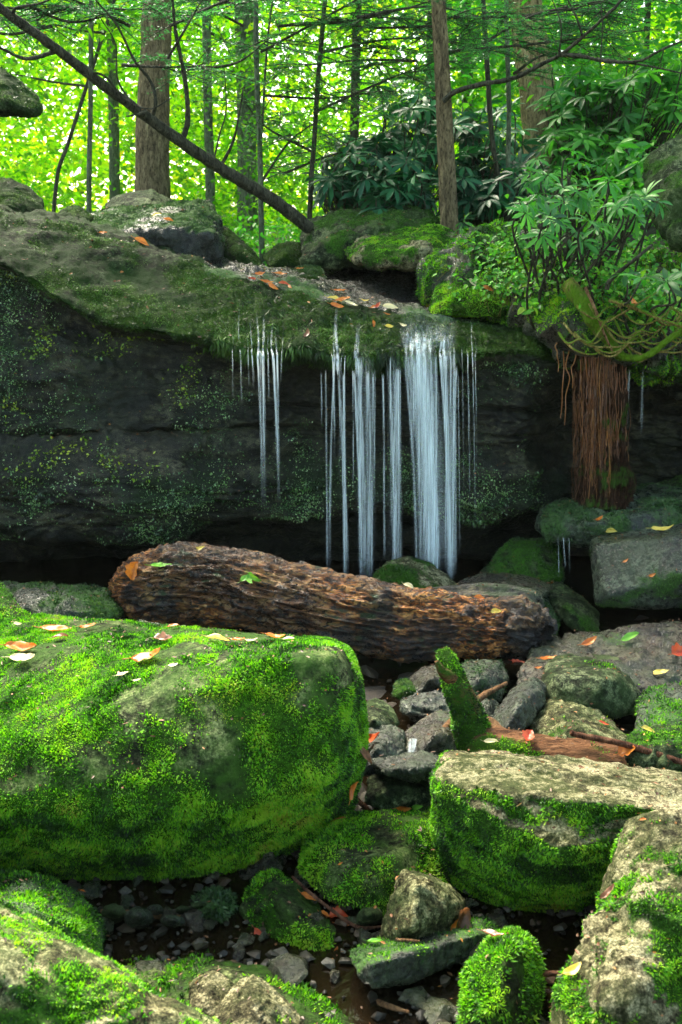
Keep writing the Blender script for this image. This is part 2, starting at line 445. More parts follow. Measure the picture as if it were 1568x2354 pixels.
col = a.ramp(g1, [(.3, (.012, .008, .005)), (.5, (.035, .024, .014)), (.7, (.07, .05, .03))])
sep = a.n('ShaderNodeSeparateXYZ'); a.l(a.tc.outputs['Object'], sep.inputs[0])
up_ = a.ramp(a.math('MULTIPLY', sep.outputs[1], .1), [(.6, 0.), (.66, 1.)])
col = a.mix(a.math('MULTIPLY', up_, a.ramp(g3, [(.4, 0.), (.6, .8)])), col, (.035, .06, .012))
col = a.mix(a.ramp(g2, [(.35, .8), (.5, 0.)]), col, (.006, .005, .003))
a.l(col, a.bs.inputs['Base Color']); a.bs.inputs['Roughness'].default_value = .7
a.l(a.bump(g2, 1., .01, a.bump(g1, .8, .05)), a.bs.inputs['Normal'])
tag(link('ground', mesh('ground', VV, tq), a.m), None, None, None, 'structure')

# pool and stream water: one shallow dark sheet over the bed
a = NT('stream_water')
a.bs.inputs['Base Color'].default_value = (.007, .0045, .002, 1); a.bs.inputs['Roughness'].default_value = .08
a.bs.inputs['Specular IOR Level'].default_value = .5
a.l(a.bump(a.noise(9, 4, .55, .6), .35, .02), a.bs.inputs['Normal'])
wx, wy = np.meshgrid(np.linspace(-2.6, 2.6, 60), np.linspace(1.9, 5.95, 60)); WV = np.c_[wx.ravel(), wy.ravel(), (-.012 - .08 * sst(wy, 2.6, 3.1) + .02 * np.clip(wy - 3, 0, 3)).ravel()]
i, j = np.meshgrid(np.arange(59), np.arange(59), indexing='ij'); k0 = (i * 60 + j).ravel()
tag(link('stream_water', mesh('stream_water', WV, np.c_[k0, k0 + 1, k0 + 61, k0 + 60]), a.m), None, None, None, 'structure')

# ------------------------------------------------------------------ the cliff ledge
# columns by u; each a list of (v, Y): back shelf, crest, band top, band bottom, undercut, mid wall, crack top, crack, slab top, slab belly, slab foot, cave
CK = {
 -500: [(330, 8), (330, 6.2), (345, 5.75), (500, 5.2), (520, 5.30), (760, 5.15), (985, 5.08), (995, 5.2), (1005, 5.03), (1130, 4.93), (1225, 5.02), (1240, 5.55), (1300, 5.8), (1420, 5.8)],
 0:    [(455, 8), (463, 6.2), (480, 5.75), (600, 5.2), (628, 5.32), (780, 5.18), (992, 5.08), (1000, 5.18), (1010, 5.03), (1130, 4.93), (1210, 5.02), (1228, 5.55), (1300, 5.8), (1420, 5.8)],
 100:  [(490, 8), (492, 6.2), (505, 5.75), (665, 5.18), (695, 5.32), (800, 5.18), (990, 5.08), (998, 5.18), (1008, 5.02), (1130, 4.9), (1228, 5.02), (1240, 5.55), (1300, 5.8), (1420, 5.8)],
 230:  [(520, 8), (528, 6.2), (545, 5.7), (738, 5.15), (768, 5.32), (850, 5.2), (988, 5.08), (996, 5.2), (1006, 5.02), (1120, 4.88), (1232, 5.0), (1245, 5.55), (1300, 5.8), (1420, 5.8)],
 400:  [(560, 8), (572, 6.2), (592, 5.65), (768, 5.1), (795, 5.32), (880, 5.24), (978, 5.12), (988, 5.24), (1000, 5.02), (1120, 4.88), (1226, 5.0), (1240, 5.55), (1300, 5.8), (1420, 5.8)],
 450:  [(575, 8), (588, 6.2), (606, 5.65), (775, 5.08), (800, 5.32), (880, 5.24), (980, 5.16), (990, 5.24), (1000, 5.07), (1110, 4.98), (1190, 5.1), (1205, 5.5), (1290, 5.75), (1420, 5.8)],
 560:  [(600, 8), (612, 6.2), (640, 5.6), (802, 5.0), (826, 5.3), (890, 5.26), (985, 5.2), (993, 5.24), (1003, 5.12), (1100, 5.04), (1176, 5.12), (1192, 5.42), (1280, 5.7), (1420, 5.8)],
 700:  [(615, 8), (632, 6.2), (672, 5.5), (802, 4.95), (830, 5.3), (900, 5.3), (985, 5.26), (993, 5.28), (1003, 5.2), (1100, 5.12), (1172, 5.16), (1188, 5.4), (1280, 5.7), (1420, 5.8)],
 850:  [(640, 8), (660, 6.2), (702, 5.4), (822, 4.93), (846, 5.3), (900, 5.32), (1000, 5.28), (1008, 5.3), (1018, 5.24), (1100, 5.16), (1172, 5.2), (1190, 5.4), (1280, 5.7), (1420, 5.8)],
 1000: [(668, 8), (690, 6.2), (722, 5.35), (815, 4.92), (838, 5.3), (900, 5.3), (1000, 5.26), (1010, 5.26), (1020, 5.2), (1100, 5.12), (1175, 5.16), (1194, 5.4), (1280, 5.7), (1420, 5.8)],
 1100: [(690, 8), (705, 6.2), (736, 5.35), (812, 4.98), (850, 5.12), (920, 5.1), (1010, 5.1), (1020, 5.1), (1035, 5.08), (1110, 5.02), (1186, 5.1), (1200, 5.45), (1290, 5.7), (1420, 5.8)],
 1220: [(700, 8), (715, 6.2), (745, 5.4), (800, 5.05), (850, 5.06), (920, 5.1), (1000, 5.12), (1020, 5.12), (1050, 5.1), (1100, 5.06), (1160, 5.12), (1180, 5.5), (1290, 5.7), (1420, 5.8)],
 1300: [(730, 8), (745, 6.2), (775, 5.45), (830, 5.15), (870, 5.2), (930, 5.45), (1000, 5.55), (1030, 5.6), (1060, 5.6), (1100, 5.65), (1160, 5.7), (1180, 5.75), (1290, 5.8), (1420, 5.8)],
 1430: [(770, 8), (790, 6.2), (815, 5.5), (850, 5.2), (885, 5.4), (940, 5.65), (1000, 5.7), (1030, 5.7), (1060, 5.72), (1100, 5.75), (1160, 5.8), (1180, 5.8), (1290, 5.85), (1420, 5.9)],
 1568: [(790, 8), (810, 6.2), (830, 5.45), (865, 5.15), (890, 5.35), (940, 5.55), (1000, 5.6), (1030, 5.62), (1060, 5.65), (1100, 5.7), (1160, 5.75), (1180, 5.8), (1290, 5.85), (1420, 5.9)],
 2000: [(790, 8), (810, 6.2), (830, 5.2), (865, 4.9), (890, 5.0), (940, 5.1), (1000, 5.2), (1030, 5.2), (1060, 5.2), (1100, 5.2), (1160, 5.2), (1180, 5.3), (1290, 5.4), (1420, 5.5)],
}
ku = np.array(sorted(CK)); KC = np.array([CK[u] for u in ku], float)     # (nk, 14, 2)
us = np.linspace(-500, 2000, 620)
def smooth_interp(x, xp, fp):
    # monotone-ish cubic: linear interpolation of a lightly smoothed linear curve
    return sum(np.interp(x + d, xp, fp) for d in (-22, -11, 0, 11, 22)) / 5
Cc = np.stack([np.stack([smooth_interp(us, ku, KC[:, k, c]) for c in (0, 1)], -1) for k in range(14)], 1)   # (nu, 14, 2)
jit = 16 * fbm(np.c_[us * .016, us * 0, us * 0], 3, 4) * sst(us, 380, 520) * (1 - sst(us, 1060, 1120)) + 7 * pn(np.c_[us * .09, us * 0, us * 0], 6) * sst(us, 450, 520)
Cc[:, 3, 0] += jit; Cc[:, 4, 0] += jit
world = np.array([[P(us[i_], *Cc[i_, k]) for k in range(14)] for i_ in range(len(us))])
cnt = [30, 30, 30, 44, 14, 40, 46, 8, 8, 40, 34, 20, 16, 16]
rows = []
for k in range(13):
    for t in np.arange(cnt[k]) / cnt[k]: rows.append(k + t)
rows.append(13.0); rows = np.array(rows)
W_ = np.empty((len(us), len(rows), 3))
for c in range(3):
    ki = np.minimum(rows.astype(int), 12); t = rows - ki
    W_[:, :, c] = world[:, ki, c] * (1 - t) + world[:, ki + 1, c] * t
for _ in range(3):   # round the profile corners a little
    W_[:, 1:-1] = W_[:, 1:-1] * .5 + (W_[:, :-2] + W_[:, 2:]) * .25
nu, nr = len(us), len(rows); CVv = W_.reshape(-1, 3)
i, j = np.meshgrid(np.arange(nu - 1), np.arange(nr - 1), indexing='ij'); k0 = (i * nr + j).ravel()
cq = np.c_[k0, k0 + 1, k0 + nr + 1, k0 + nr]
N_ = vnormals(CVv, cq)
rr = np.tile(rows, nu); px = np.repeat(us, nr)
d = .1 * fbm(CVv * np.array([1.3, 1.3, 2.2]), 3, 11) + .06 * ridge(CVv * np.array([1.6, 1.6, 5.5]), 5, 12) + .03 * fbm(CVv * 10, 4, 13, .65) + .03 * (np.abs(((fbm(CVv * np.array([2, 2, 4.]), 2, 77) * 6) % 1) - .5) - .25)
lay = CVv[:, 2] * 9 + CVv[:, 0] * .35 + 1.2 * fbm(CVv * 1.2, 2, 14); fr_ = lay % 1
d -= .05 * np.exp(-((fr_ - .5) / .07) ** 2) * sst(pn(CVv * np.array([.9, .9, 3]), 15), -.1, .3) * (rr > 4.5)
d *= np.where(rr < 1, 0.15, 1) * np.where((rr > 1.8) & (rr < 4), .55, 1)
d += .03 * ridge(CVv * 9, 3, 44) * sst(px, 480, 620) * (1 - sst(px, 1080, 1140)) * (rr > 1.9) * (rr < 3.9)
d -= .02
CVv = CVv + N_ * d[:, None]
N_ = vnormals(CVv, cq)

# moss: green strip on the upper band, flecks on the wall
up_m = sst(rr, 1.2, 2.1) * (1 - sst(rr, 3.2, 3.6)) * (.42 - .13 * (1 - sst(px, 300, 480)) + 1.1 * fbm(CVv * 2.6, 4, 16, .6) + .25 * sst(px, 330, 480) * (1 - sst(px, 1080, 1150)))
wall_m = (rr > 3.4) * (.1 + .9 * fbm(CVv * 2.2, 4, 17, .6) + .35 * np.exp(-((rr - 9.3) / .9) ** 2) + .25 * ((px < 260) & (rr < 7)))
wetz = sst(px, 460, 560) * (1 - sst(px, 1060, 1100))
sh = (rr <= 1.6) * (.1 + .7 * fbm(CVv * 3, 4, 18)) - .5 * wetz * (rr < 1.9)
up_m = up_m - .22 * wetz * (rr < 2.3)
cm = np.clip(np.maximum(np.maximum(up_m, wall_m * .8), sh), 0, 1)
# two meshes: the pale mossy cap slab and the dark wall under it
CLIFF = empty('rock_ledge', (0, 5.2, 0), 'long dark overhanging rock ledge the waterfall runs over', 'rock ledge')
def sub(name, sel_faces, mat):
    f = cq[sel_faces]; ids = np.unique(f); mp = np.full(len(CVv), -1); mp[ids] = np.arange(len(ids))
    return link(name, mesh(name, CVv[ids] - np.array(CLIFF.location), mp[f], None, {'moss': cm[ids]}), mat, parent=CLIFF)
fr = rr[cq].max(1); pc = px[cq].mean(1); shf = (fr <= 2.12) & (pc > 470) & (pc < 1085)
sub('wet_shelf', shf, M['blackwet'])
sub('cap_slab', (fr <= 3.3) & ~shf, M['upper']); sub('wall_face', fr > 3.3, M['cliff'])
def cliff_moss(name, mat, dens, ln, wfun, seed, droop=-.45, asp=.34, kind='dia', shade=0.):
    rs = np.random.RandomState(seed)
    A, B, C, D = (CVv[cq[:, k]] for k in range(4)); ar = .5 * np.linalg.norm(np.cross(C - A, D - B), axis=1)
    w = ar * wfun(rr[cq].mean(1), px[cq].mean(1), cm[cq].mean(1), (A + C) / 2)
    vis = (px[cq].mean(1) > -60) & (px[cq].mean(1) < 1640); w = w * vis
    n = int(w.sum() * dens); f = rs.choice(len(cq), n, p=w / w.sum())
    a_, b_ = rs.rand(n, 1), rs.rand(n, 1); pt = (A[f] * (1 - a_) + B[f] * a_) * (1 - b_) + (D[f] * (1 - a_) + C[f] * a_) * b_
    nn = N_[cq[f, 0]]; lean = np.stack([pn(pt * 22, seed + 4), pn(pt * 22, seed + 5), pn(pt * 22, seed + 6)], 1)
    dd = nn * .5 + lean + rs.normal(size=(n, 3)) * .4 + np.array([0, 0, droop])
    L = ln * (.5 + rs.rand(n)); m_ = MB()
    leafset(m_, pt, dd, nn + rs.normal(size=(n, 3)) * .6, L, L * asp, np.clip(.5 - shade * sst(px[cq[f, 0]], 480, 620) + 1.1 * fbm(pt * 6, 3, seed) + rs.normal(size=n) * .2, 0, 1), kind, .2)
    m_.build(name, M[mat], CLIFF)
M['mossg'] = leaf_mat('ledge_moss_leaves', [(.15, (.005, .013, .003)), (.45, (.02, .055, .008)), (.7, (.055, .14, .015)), (.95, (.14, .24, .05))], .35, (1.1, 1.3, .7), .5, 4.)
M['fleck'] = leaf_mat('wall_flecks', [(.1, (.012, .035, .01)), (.45, (.05, .14, .04)), (.7, (.15, .3, .07)), (.93, (.42, .55, .28))], .2, (1, 1.2, .8), .3, 5., .9)
M['flecky'] = leaf_mat('yellow_wall_flecks', [(.1, (.03, .07, .005)), (.5, (.12, .22, .01)), (.9, (.35, .42, .03))], .25, (1, 1.2, .6), .4, 5.)
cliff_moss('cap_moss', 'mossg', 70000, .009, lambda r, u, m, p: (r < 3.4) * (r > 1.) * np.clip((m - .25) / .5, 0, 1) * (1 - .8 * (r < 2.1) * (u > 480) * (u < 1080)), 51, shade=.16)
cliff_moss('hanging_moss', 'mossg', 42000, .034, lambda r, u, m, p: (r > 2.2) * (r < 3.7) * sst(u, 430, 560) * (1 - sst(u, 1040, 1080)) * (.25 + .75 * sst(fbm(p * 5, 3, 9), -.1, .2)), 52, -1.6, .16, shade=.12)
cliff_moss('wall_flecks', 'fleck', 22000, .010, lambda r, u, m, p: (r > 3.6) * (r < 10.4) * (u < 1260) * np.clip(m - .1, 0, 1) * 2 * (.25 + sst(fbm(p * 4, 4, 19), -.1, .25)), 53, -.3, .5)
cliff_moss('yellow_flecks', 'flecky', 4500, .015, lambda r, u, m, p: (r > 3.6) * (r < 9) * (u < 460) * sst(fbm(p * 3.2, 3, 29), .02, .3), 54, -.2, .6)

# ------------------------------------------------------------------ foreground and stream boulders
B = rock
B('mossy_boulder', 'huge moss covered boulder filling the lower left under the rotten log',
  [(-420, 1500, 3.2), (0, 1437, 3.3), (120, 1431, 3.3), (290, 1445, 3.3), (480, 1474, 3.2), (640, 1481, 3.1), (752, 1472, 2.98), (792, 1500, 2.9), (814, 1570, 2.8), (828, 1660, 2.72), (826, 1760, 2.7), (786, 1865, 2.75), (700, 1925, 2.7), (600, 1965, 2.62), (520, 2020, 2.58), (400, 2048, 2.6), (200, 2055, 2.65), (0, 2040, 2.65), (-420, 2040, 2.7)],
  [(0, 1690, 2.55), (200, 1650, 2.5), (430, 1590, 2.52), (640, 1530, 2.53), (750, 1520, 2.58), (300, 1850, 2.33), (-350, 1850, 2.4), (560, 1830, 2.38), (740, 1780, 2.44), (300, 1950, 2.4), (0, 1850, 2.35), (700, 1650, 2.46), (745, 1650, 2.5)],
  .5, 'boulder', (.72, -.3, .08, .95, 3.2), ('mossb', 210000, .0082), sm=1, lump=.018, rough=.010, voxd=130, seed=21, chip=.6)
B('slab_boulder', 'big mossy block with a bare pale top face at the right edge',
  [(1042, 1744, 2.75), (1130, 1739, 2.8), (1300, 1762, 2.8), (1568, 1800, 2.8), (2000, 1850, 2.8), (2000, 2000, 2.4), (1568, 1905, 2.4), (1470, 1960, 2.35), (1425, 2050, 2.38), (1330, 2100, 2.42), (1180, 2105, 2.45), (1075, 2060, 2.48), (1022, 1960, 2.5), (1014, 1800, 2.5)],
  [(1032, 1792, 2.42), (1150, 1815, 2.32), (1350, 1840, 2.25), (1568, 1862, 2.25), (1300, 1960, 2.2), (1150, 1950, 2.3), (1450, 1930, 2.25), (1200, 2050, 2.33)],
  .35, 'pale', (1.3, -1.5, .0, .6, 3), ('mossb', 210000, .0082), sm=2, lump=.035, rough=.012, strata=.012, voxd=100, seed=33)
B('stone_block', 'mossy block wedged left of the big pale topped block',
  [(700, 1925, 2.6), (760, 1898, 2.66), (900, 1865, 2.74), (1010, 1845, 2.8), (1045, 1870, 2.75), (1045, 2090, 2.44), (900, 2098, 2.33), (760, 2060, 2.36), (695, 2010, 2.45)],
  [(740, 1945, 2.5), (990, 1900, 2.6), (880, 1990, 2.36)], .3, 'boulder', (.32, .15, .1, .9, 4), ('mossb', 180000, .0082), seed=41)
B('pyramid_stone', 'pale tan pyramid shaped stone leaning on the mossy block',
  [(928, 1999, 2.3), (1030, 2036, 2.33), (1062, 2070, 2.33), (1072, 2108, 2.3), (1010, 2170, 2.23), (882, 2190, 2.19), (879, 2150, 2.2), (906, 2062, 2.23)],
  [(960, 2030, 2.2), (950, 2130, 2.12), (1040, 2080, 2.24)], .16, 'tan', (-.3, .2, 0, .5, 6), None, sm=1, rough=.03, lump=.03, seed=5, voxd=70)
B('flat_slab', 'narrow grey stone slab tilted up to the right, moss along its middle',
  [(808, 2190, 2.12), (900, 2162, 2.2), (1000, 2138, 2.25), (1112, 2114, 2.3), (1142, 2134, 2.26), (1122, 2172, 2.2), (1040, 2215, 2.12), (960, 2246, 2.06), (862, 2272, 2.0), (822, 2238, 2.04)],
  [(930, 2195, 2.05), (860, 2215, 2.0), (1090, 2150, 2.17)], .14, 'wetgrey', (.2, .35, -.15, .8, 7), ('mossb', 45000, .009), sm=1, rough=.02, lump=.04, seed=6, voxd=90)
B('moss_mound', 'small upright stone wholly furred in moss at the bottom edge',
  [(1130, 2150, 2.05), (1180, 2130, 2.08), (1222, 2165, 2.05), (1238, 2250, 2.0), (1235, 2420, 1.9), (1050, 2420, 1.85), (1062, 2330, 1.88), (1078, 2230, 1.95)],
  [(1160, 2200, 1.93), (1150, 2300, 1.83)], .2, 'boulder', (.5, .1, .1, .8, 7), ('mossb', 170000, .010), seed=8, lump=.05)
B('pale_ridge_stone', 'cream veined gnarled stone rising at the lower right corner',
  [(1492, 1940, 2.1), (1500, 1908, 2.12), (1568, 1896, 2.12), (1900, 1900, 2.1), (1900, 2500, 1.7), (1290, 2500, 1.7), (1300, 2354, 1.75), (1335, 2230, 1.8), (1385, 2120, 1.9), (1435, 2060, 1.98), (1446, 1975, 2.05)],
  [(1520, 1960, 2.0), (1500, 2100, 1.82), (1420, 2300, 1.66), (1650, 2100, 1.8)], .3, 'pale', (.42, -.3, .3, 1.3, 6), ('mossb', 180000, .0082), seed=12, lump=.07, rough=.06, chip=.4, voxd=100)
B('slanting_rock', 'long mossy rock with a sunlit pale edge sloping down from the left bottom corner',
  [(-500, 1850, 1.9), (0, 2088, 1.78), (60, 2122, 1.76), (250, 2226, 1.7), (430, 2325, 1.64), (560, 2420, 1.58), (500, 2560, 1.45), (0, 2560, 1.45), (-500, 2500, 1.5)],
  [(0, 2150, 1.66), (200, 2262, 1.6), (380, 2345, 1.55), (0, 2240, 1.56), (-300, 2100, 1.66)], .3, 'tan', (1.05, -.72, .1, .9, 5), ('mossb', 180000, .0082), seed=15, lump=.03, rough=.02, voxd=120)
B('moss_rock', 'rounded mossy rock with a bare grey shoulder above the slanting rock',
  [(-200, 2060, 2.3), (0, 2022, 2.3), (50, 2008, 2.3), (110, 2026, 2.3), (165, 2065, 2.28), (205, 2100, 2.25), (226, 2150, 2.2), (215, 2205, 2.15), (100, 2260, 2.05), (-200, 2260, 2.05)],
  [(60, 2100, 2.1), (160, 2140, 2.12)], .25, 'wetgrey', (.75, 0, .1, .45, 3), ('mossb', 190000, .0088), seed=18)
B('low_rock', 'long low streaked rock along the bottom with leaves on its crest',
  [(330, 2192, 2.3), (440, 2180, 2.32), (600, 2192, 2.28), (690, 2230, 2.2), (742, 2290, 2.1), (900, 2420, 1.9), (480, 2480, 1.8), (330, 2330, 1.95), (270, 2230, 2.1)],
  [(520, 2240, 2.05), (640, 2290, 2.0), (700, 2350, 1.93)], .25, 'boulder', (.3, .1, .1, 1., 5), ('mossb', 80000, .011), seed=22, sm=4, rough=.012, strata=.012, lump=.04, voxd=100)
B('pointed_stone', 'pale ridged stone with a moss streak at the bottom centre left',
  [(478, 2358, 1.8), (520, 2310, 1.86), (562, 2252, 1.92), (592, 2250, 1.92), (622, 2275, 1.9), (665, 2320, 1.86), (705, 2380, 1.8), (700, 2480, 1.7), (450, 2480, 1.7)],
  [(590, 2300, 1.8), (560, 2370, 1.73)], .15, 'pale', (.1, -.1, .1, .9, 6), ('mossb', 50000, .009), seed=23, rough=.035)
B('small_stone', 'little pale ridged stone behind the pointed stone at the bottom',
  [(440, 2268, 1.99), (468, 2245, 2.0), (492, 2238, 2.0), (512, 2248, 2.0), (532, 2268, 1.97), (500, 2340, 1.88), (440, 2320, 1.9)], [(480, 2280, 1.93)], .1, 'pale', (0, -.1, .1, .5, 6), None, seed=24, rough=.05)
B('moss_boulder', 'mossy wedge stone left of the pyramid stone, with red leaves beside it',
  [(598, 2014, 2.45), (640, 2000, 2.48), (682, 2040, 2.46), (742, 2088, 2.42), (800, 2130, 2.36), (832, 2180, 2.3), (790, 2232, 2.2), (690, 2215, 2.22), (600, 2160, 2.28), (558, 2095, 2.35)],
  [(650, 2080, 2.28), (720, 2150, 2.22)], .2, 'boulder', (.42, .0, .1, .8, 6), ('mossb', 170000, .009), seed=25)
B('round_stone', 'small round dark mossy stone at the edge of the pebble pool',
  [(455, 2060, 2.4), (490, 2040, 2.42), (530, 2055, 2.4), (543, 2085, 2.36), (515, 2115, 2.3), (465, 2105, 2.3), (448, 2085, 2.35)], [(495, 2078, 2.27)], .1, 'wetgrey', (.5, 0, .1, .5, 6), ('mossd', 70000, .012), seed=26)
B('slate_stack', 'dark layered stone tucked under the right end of the huge boulder',
  [(510, 2010, 2.6), (570, 1960, 2.65), (630, 1925, 2.7), (700, 1925, 2.8), (700, 2020, 2.6), (600, 2045, 2.5), (520, 2045, 2.5)], [(620, 1975, 2.55)], .2, 'wet', (-.2, .2, 0, .5, 5), None, seed=27, strata=.09, rough=.03)
B('grey_block', 'square grey speckled block under the thin dark slab in the centre',
  [(850, 1792, 2.86), (880, 1778, 2.9), (960, 1788, 2.9), (1035, 1802, 2.9), (1035, 1872, 2.82), (900, 1874, 2.74), (845, 1838, 2.78)], [(930, 1812, 2.74)], .2, 'grey', (-.35, .5, 0, .6, 6), ('mossb', 60000, .007), seed=28, rough=.03, lump=.03, sm=1)
B('thin_slab', 'thin dark stone slab bridging the gap left of the pale topped block',
  [(858, 1750, 3.1), (900, 1742, 3.15), (970, 1733, 3.15), (1030, 1748, 3.1), (1040, 1770, 3.05), (960, 1790, 2.95), (880, 1775, 2.98)], [(950, 1765, 2.93)], .2, 'wetgrey', (-.3, .2, 0, .5, 6), None, seed=29, rough=.04)
B('rounded_stone', 'smooth grey green rounded stone right of the huge boulder',
  [(815, 1655, 3.4), (832, 1622, 3.5), (862, 1608, 3.52), (895, 1622, 3.5), (918, 1662, 3.42), (905, 1700, 3.32), (815, 1710, 3.3)], [(860, 1655, 3.28)], .2, 'grey', (-.3, .2, 0, .4, 6), None, seed=30, sm=4, rough=.01)
B('cracked_stone', 'blocky stone with a wet lower half below the smooth rounded stone',
  [(815, 1690, 3.25), (850, 1675, 3.3), (900, 1668, 3.3), (925, 1685, 3.25), (932, 1740, 3.15), (900, 1775, 3.05), (820, 1780, 3.05)], [(870, 1715, 3.08)], .2, 'wetgrey', (-.3, .2, 0, .4, 6), None, seed=31, rough=.04)
B('brown_stone', 'angular olive brown stone behind the leaning stick',
  [(930, 1690, 3.3), (970, 1655, 3.4), (1010, 1635, 3.42), (1060, 1650, 3.4), (1075, 1700, 3.3), (1060, 1745, 3.2), (960, 1750, 3.15), (932, 1725, 3.2)], [(1000, 1690, 3.15)], .2, 'wet', (-.1, .3, -.1, .5, 6), None, seed=32, sm=1, rough=.03)
B('wet_slab', 'dark wet silvery slab right behind the mossy upright stub',
  [(930, 1600, 3.75), (950, 1582, 3.85), (1060, 1585, 3.85), (1140, 1620, 3.75), (1140, 1660, 3.6), (1050, 1660, 3.5), (960, 1650, 3.5), (925, 1630, 3.55)], [(1020, 1620, 3.5)], .25, 'wetgrey', (-.3, .3, 0, .5, 6), None, seed=34, strata=.05, rough=.04)
B('wet_cobble', 'reddish wet rounded stone under the right half of the rotten log',
  [(940, 1560, 3.9), (970, 1535, 3.95), (1020, 1525, 4.0), (1060, 1560, 3.9), (1040, 1600, 3.8), (960, 1600, 3.75)], [(990, 1560, 3.72)], .2, 'wet', (-.3, .5, -.1, .7, 6), None, seed=35)
B('mossy_cobble', 'small mossy block just left of the reddish wet stone',
  [(905, 1572, 3.85), (930, 1560, 3.9), (960, 1565, 3.9), (975, 1590, 3.8), (940, 1615, 3.7), (905, 1600, 3.75)], [(935, 1585, 3.7)], .15, 'boulder', (.3, .1, 0, .5, 6), ('mossd', 50000, .01), seed=37)
B('mossy_block', 'dark green mossy block behind the upright stub under the log end',
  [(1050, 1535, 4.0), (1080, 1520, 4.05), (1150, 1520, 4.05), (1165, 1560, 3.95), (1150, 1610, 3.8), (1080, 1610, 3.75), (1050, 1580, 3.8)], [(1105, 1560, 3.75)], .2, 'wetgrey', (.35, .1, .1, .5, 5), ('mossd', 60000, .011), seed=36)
B('slanted_stone', 'grey stone slab slanting up right between stick and mottled boulder',
  [(1125, 1660, 3.45), (1180, 1590, 3.6), (1225, 1560, 3.65), (1252, 1575, 3.65), (1250, 1620, 3.55), (1205, 1675, 3.35), (1150, 1700, 3.3)], [(1190, 1625, 3.35)], .25, 'wetgrey', (-.3, .2, 0, .5, 6), None, seed=38, sm=1, rough=.03)
B('mottled_boulder', 'large grey green boulder mottled with pale patches at the right',
  [(1252, 1530, 3.7), (1275, 1512, 3.8), (1350, 1508, 3.85), (1430, 1512, 3.85), (1475, 1545, 3.75), (1500, 1600, 3.6), (1480, 1635, 3.5), (1420, 1650, 3.4), (1270, 1650, 3.4), (1252, 1590, 3.5)],
  [(1290, 1560, 3.45), (1400, 1560, 3.42), (1350, 1620, 3.35)], .35, 'grey', (-.05, 0, .1, .8, 4), ('mossb', 60000, .011), seed=39, rough=.015, lump=.05)
B('ridged_stone', 'brown grey stone with a notched ridge below the mottled boulder',
  [(1225, 1665, 3.3), (1262, 1612, 3.4), (1300, 1612, 3.4), (1350, 1622, 3.4), (1385, 1655, 3.32), (1440, 1700, 3.2), (1420, 1750, 3.05), (1260, 1750, 3.05), (1225, 1710, 3.15)], [(1300, 1660, 3.15), (1370, 1690, 3.1)], .25, 'tan', (-.05, .2, 0, .8, 6), ('mossb', 30000, .009), seed=40, rough=.03, sm=1)
B('stream_rock', 'wide wet brown rock face sloping under a thin film of water on the right',
  [(1190, 1540, 4.0), (1250, 1465, 4.3), (1330, 1460, 4.4), (1450, 1455, 4.4), (1568, 1470, 4.35), (1800, 1480, 4.3), (1800, 1650, 3.8), (1568, 1640, 3.7), (1300, 1620, 3.75), (1180, 1580, 3.85)], [(1400, 1530, 3.95), (1560, 1570, 3.85)], .4, 'wet', (-.15, .25, 0, .6, 4), ('mossb', 20000, .009), seed=42, strata=.03, sdir=(.3, .2, .9), rough=.025)
B('dark_mossy_rock', 'dark mossy rock at the right edge beside the mottled boulder',
  [(1490, 1590, 3.7), (1568, 1580, 3.75), (1800, 1580, 3.75), (1800, 1740, 3.3), (1568, 1720, 3.3), (1470, 1700, 3.35), (1480, 1640, 3.5)], [(1560, 1660, 3.35)], .3, 'wetgrey', (.2, .2, 0, .5, 4), ('mossb', 45000, .011), seed=43)
B('crumbly_stone', 'low crumbly stone at the right edge below the dark mossy rock',
  [(1450, 1700, 3.2), (1500, 1685, 3.25), (1568, 1690, 3.25), (1750, 1700, 3.2), (1750, 1780, 3.0), (1568, 1770, 3.0), (1450, 1745, 3.05)], [(1540, 1720, 3.05)], .2, 'grey', (.1, .3, 0, .7, 6), ('mossb', 40000, .01), seed=44, rough=.05)
B('splash_stone', 'green and pale stone in front of the falling water behind the log',
  [(862, 1325, 4.75), (890, 1295, 4.8), (935, 1282, 4.85), (985, 1297, 4.82), (1020, 1322, 4.78), (1048, 1355, 4.7), (1040, 1400, 4.5), (870, 1400, 4.5)], [(940, 1320, 4.62), (990, 1345, 4.6)], .2, 'pale', (.5, -.1, .2, .9, 6), ('mossg', 45000, .01), seed=45)
B('smooth_boulder', 'low smooth mossy rock between the waterfall and the right hand block',
  [(1108, 1315, 4.9), (1140, 1275, 5.0), (1180, 1243, 5.05), (1270, 1238, 5.05), (1290, 1260, 5.0), (1290, 1330, 4.8), (1220, 1345, 4.7), (1120, 1345, 4.72)], [(1200, 1290, 4.78)], .3, 'grey', (.45, .1, .1, .7, 5), ('mossd', 40000, .009), seed=46)
B('cantilever_slab', 'thick mossy slab under the foot of the root column',
  [(1250, 1190, 4.95), (1290, 1165, 5.1), (1360, 1150, 5.25), (1450, 1133, 5.3), (1520, 1128, 5.3), (1700, 1150, 5.3), (1700, 1230, 4.8), (1500, 1240, 4.7), (1330, 1245, 4.75), (1262, 1235, 4.8), (1248, 1210, 4.88)], [(1350, 1200, 4.68), (1480, 1180, 4.75)], .3, 'wetgrey', (.3, .1, .1, .7, 4), ('mossd', 50000, .011), seed=47, rough=.03)
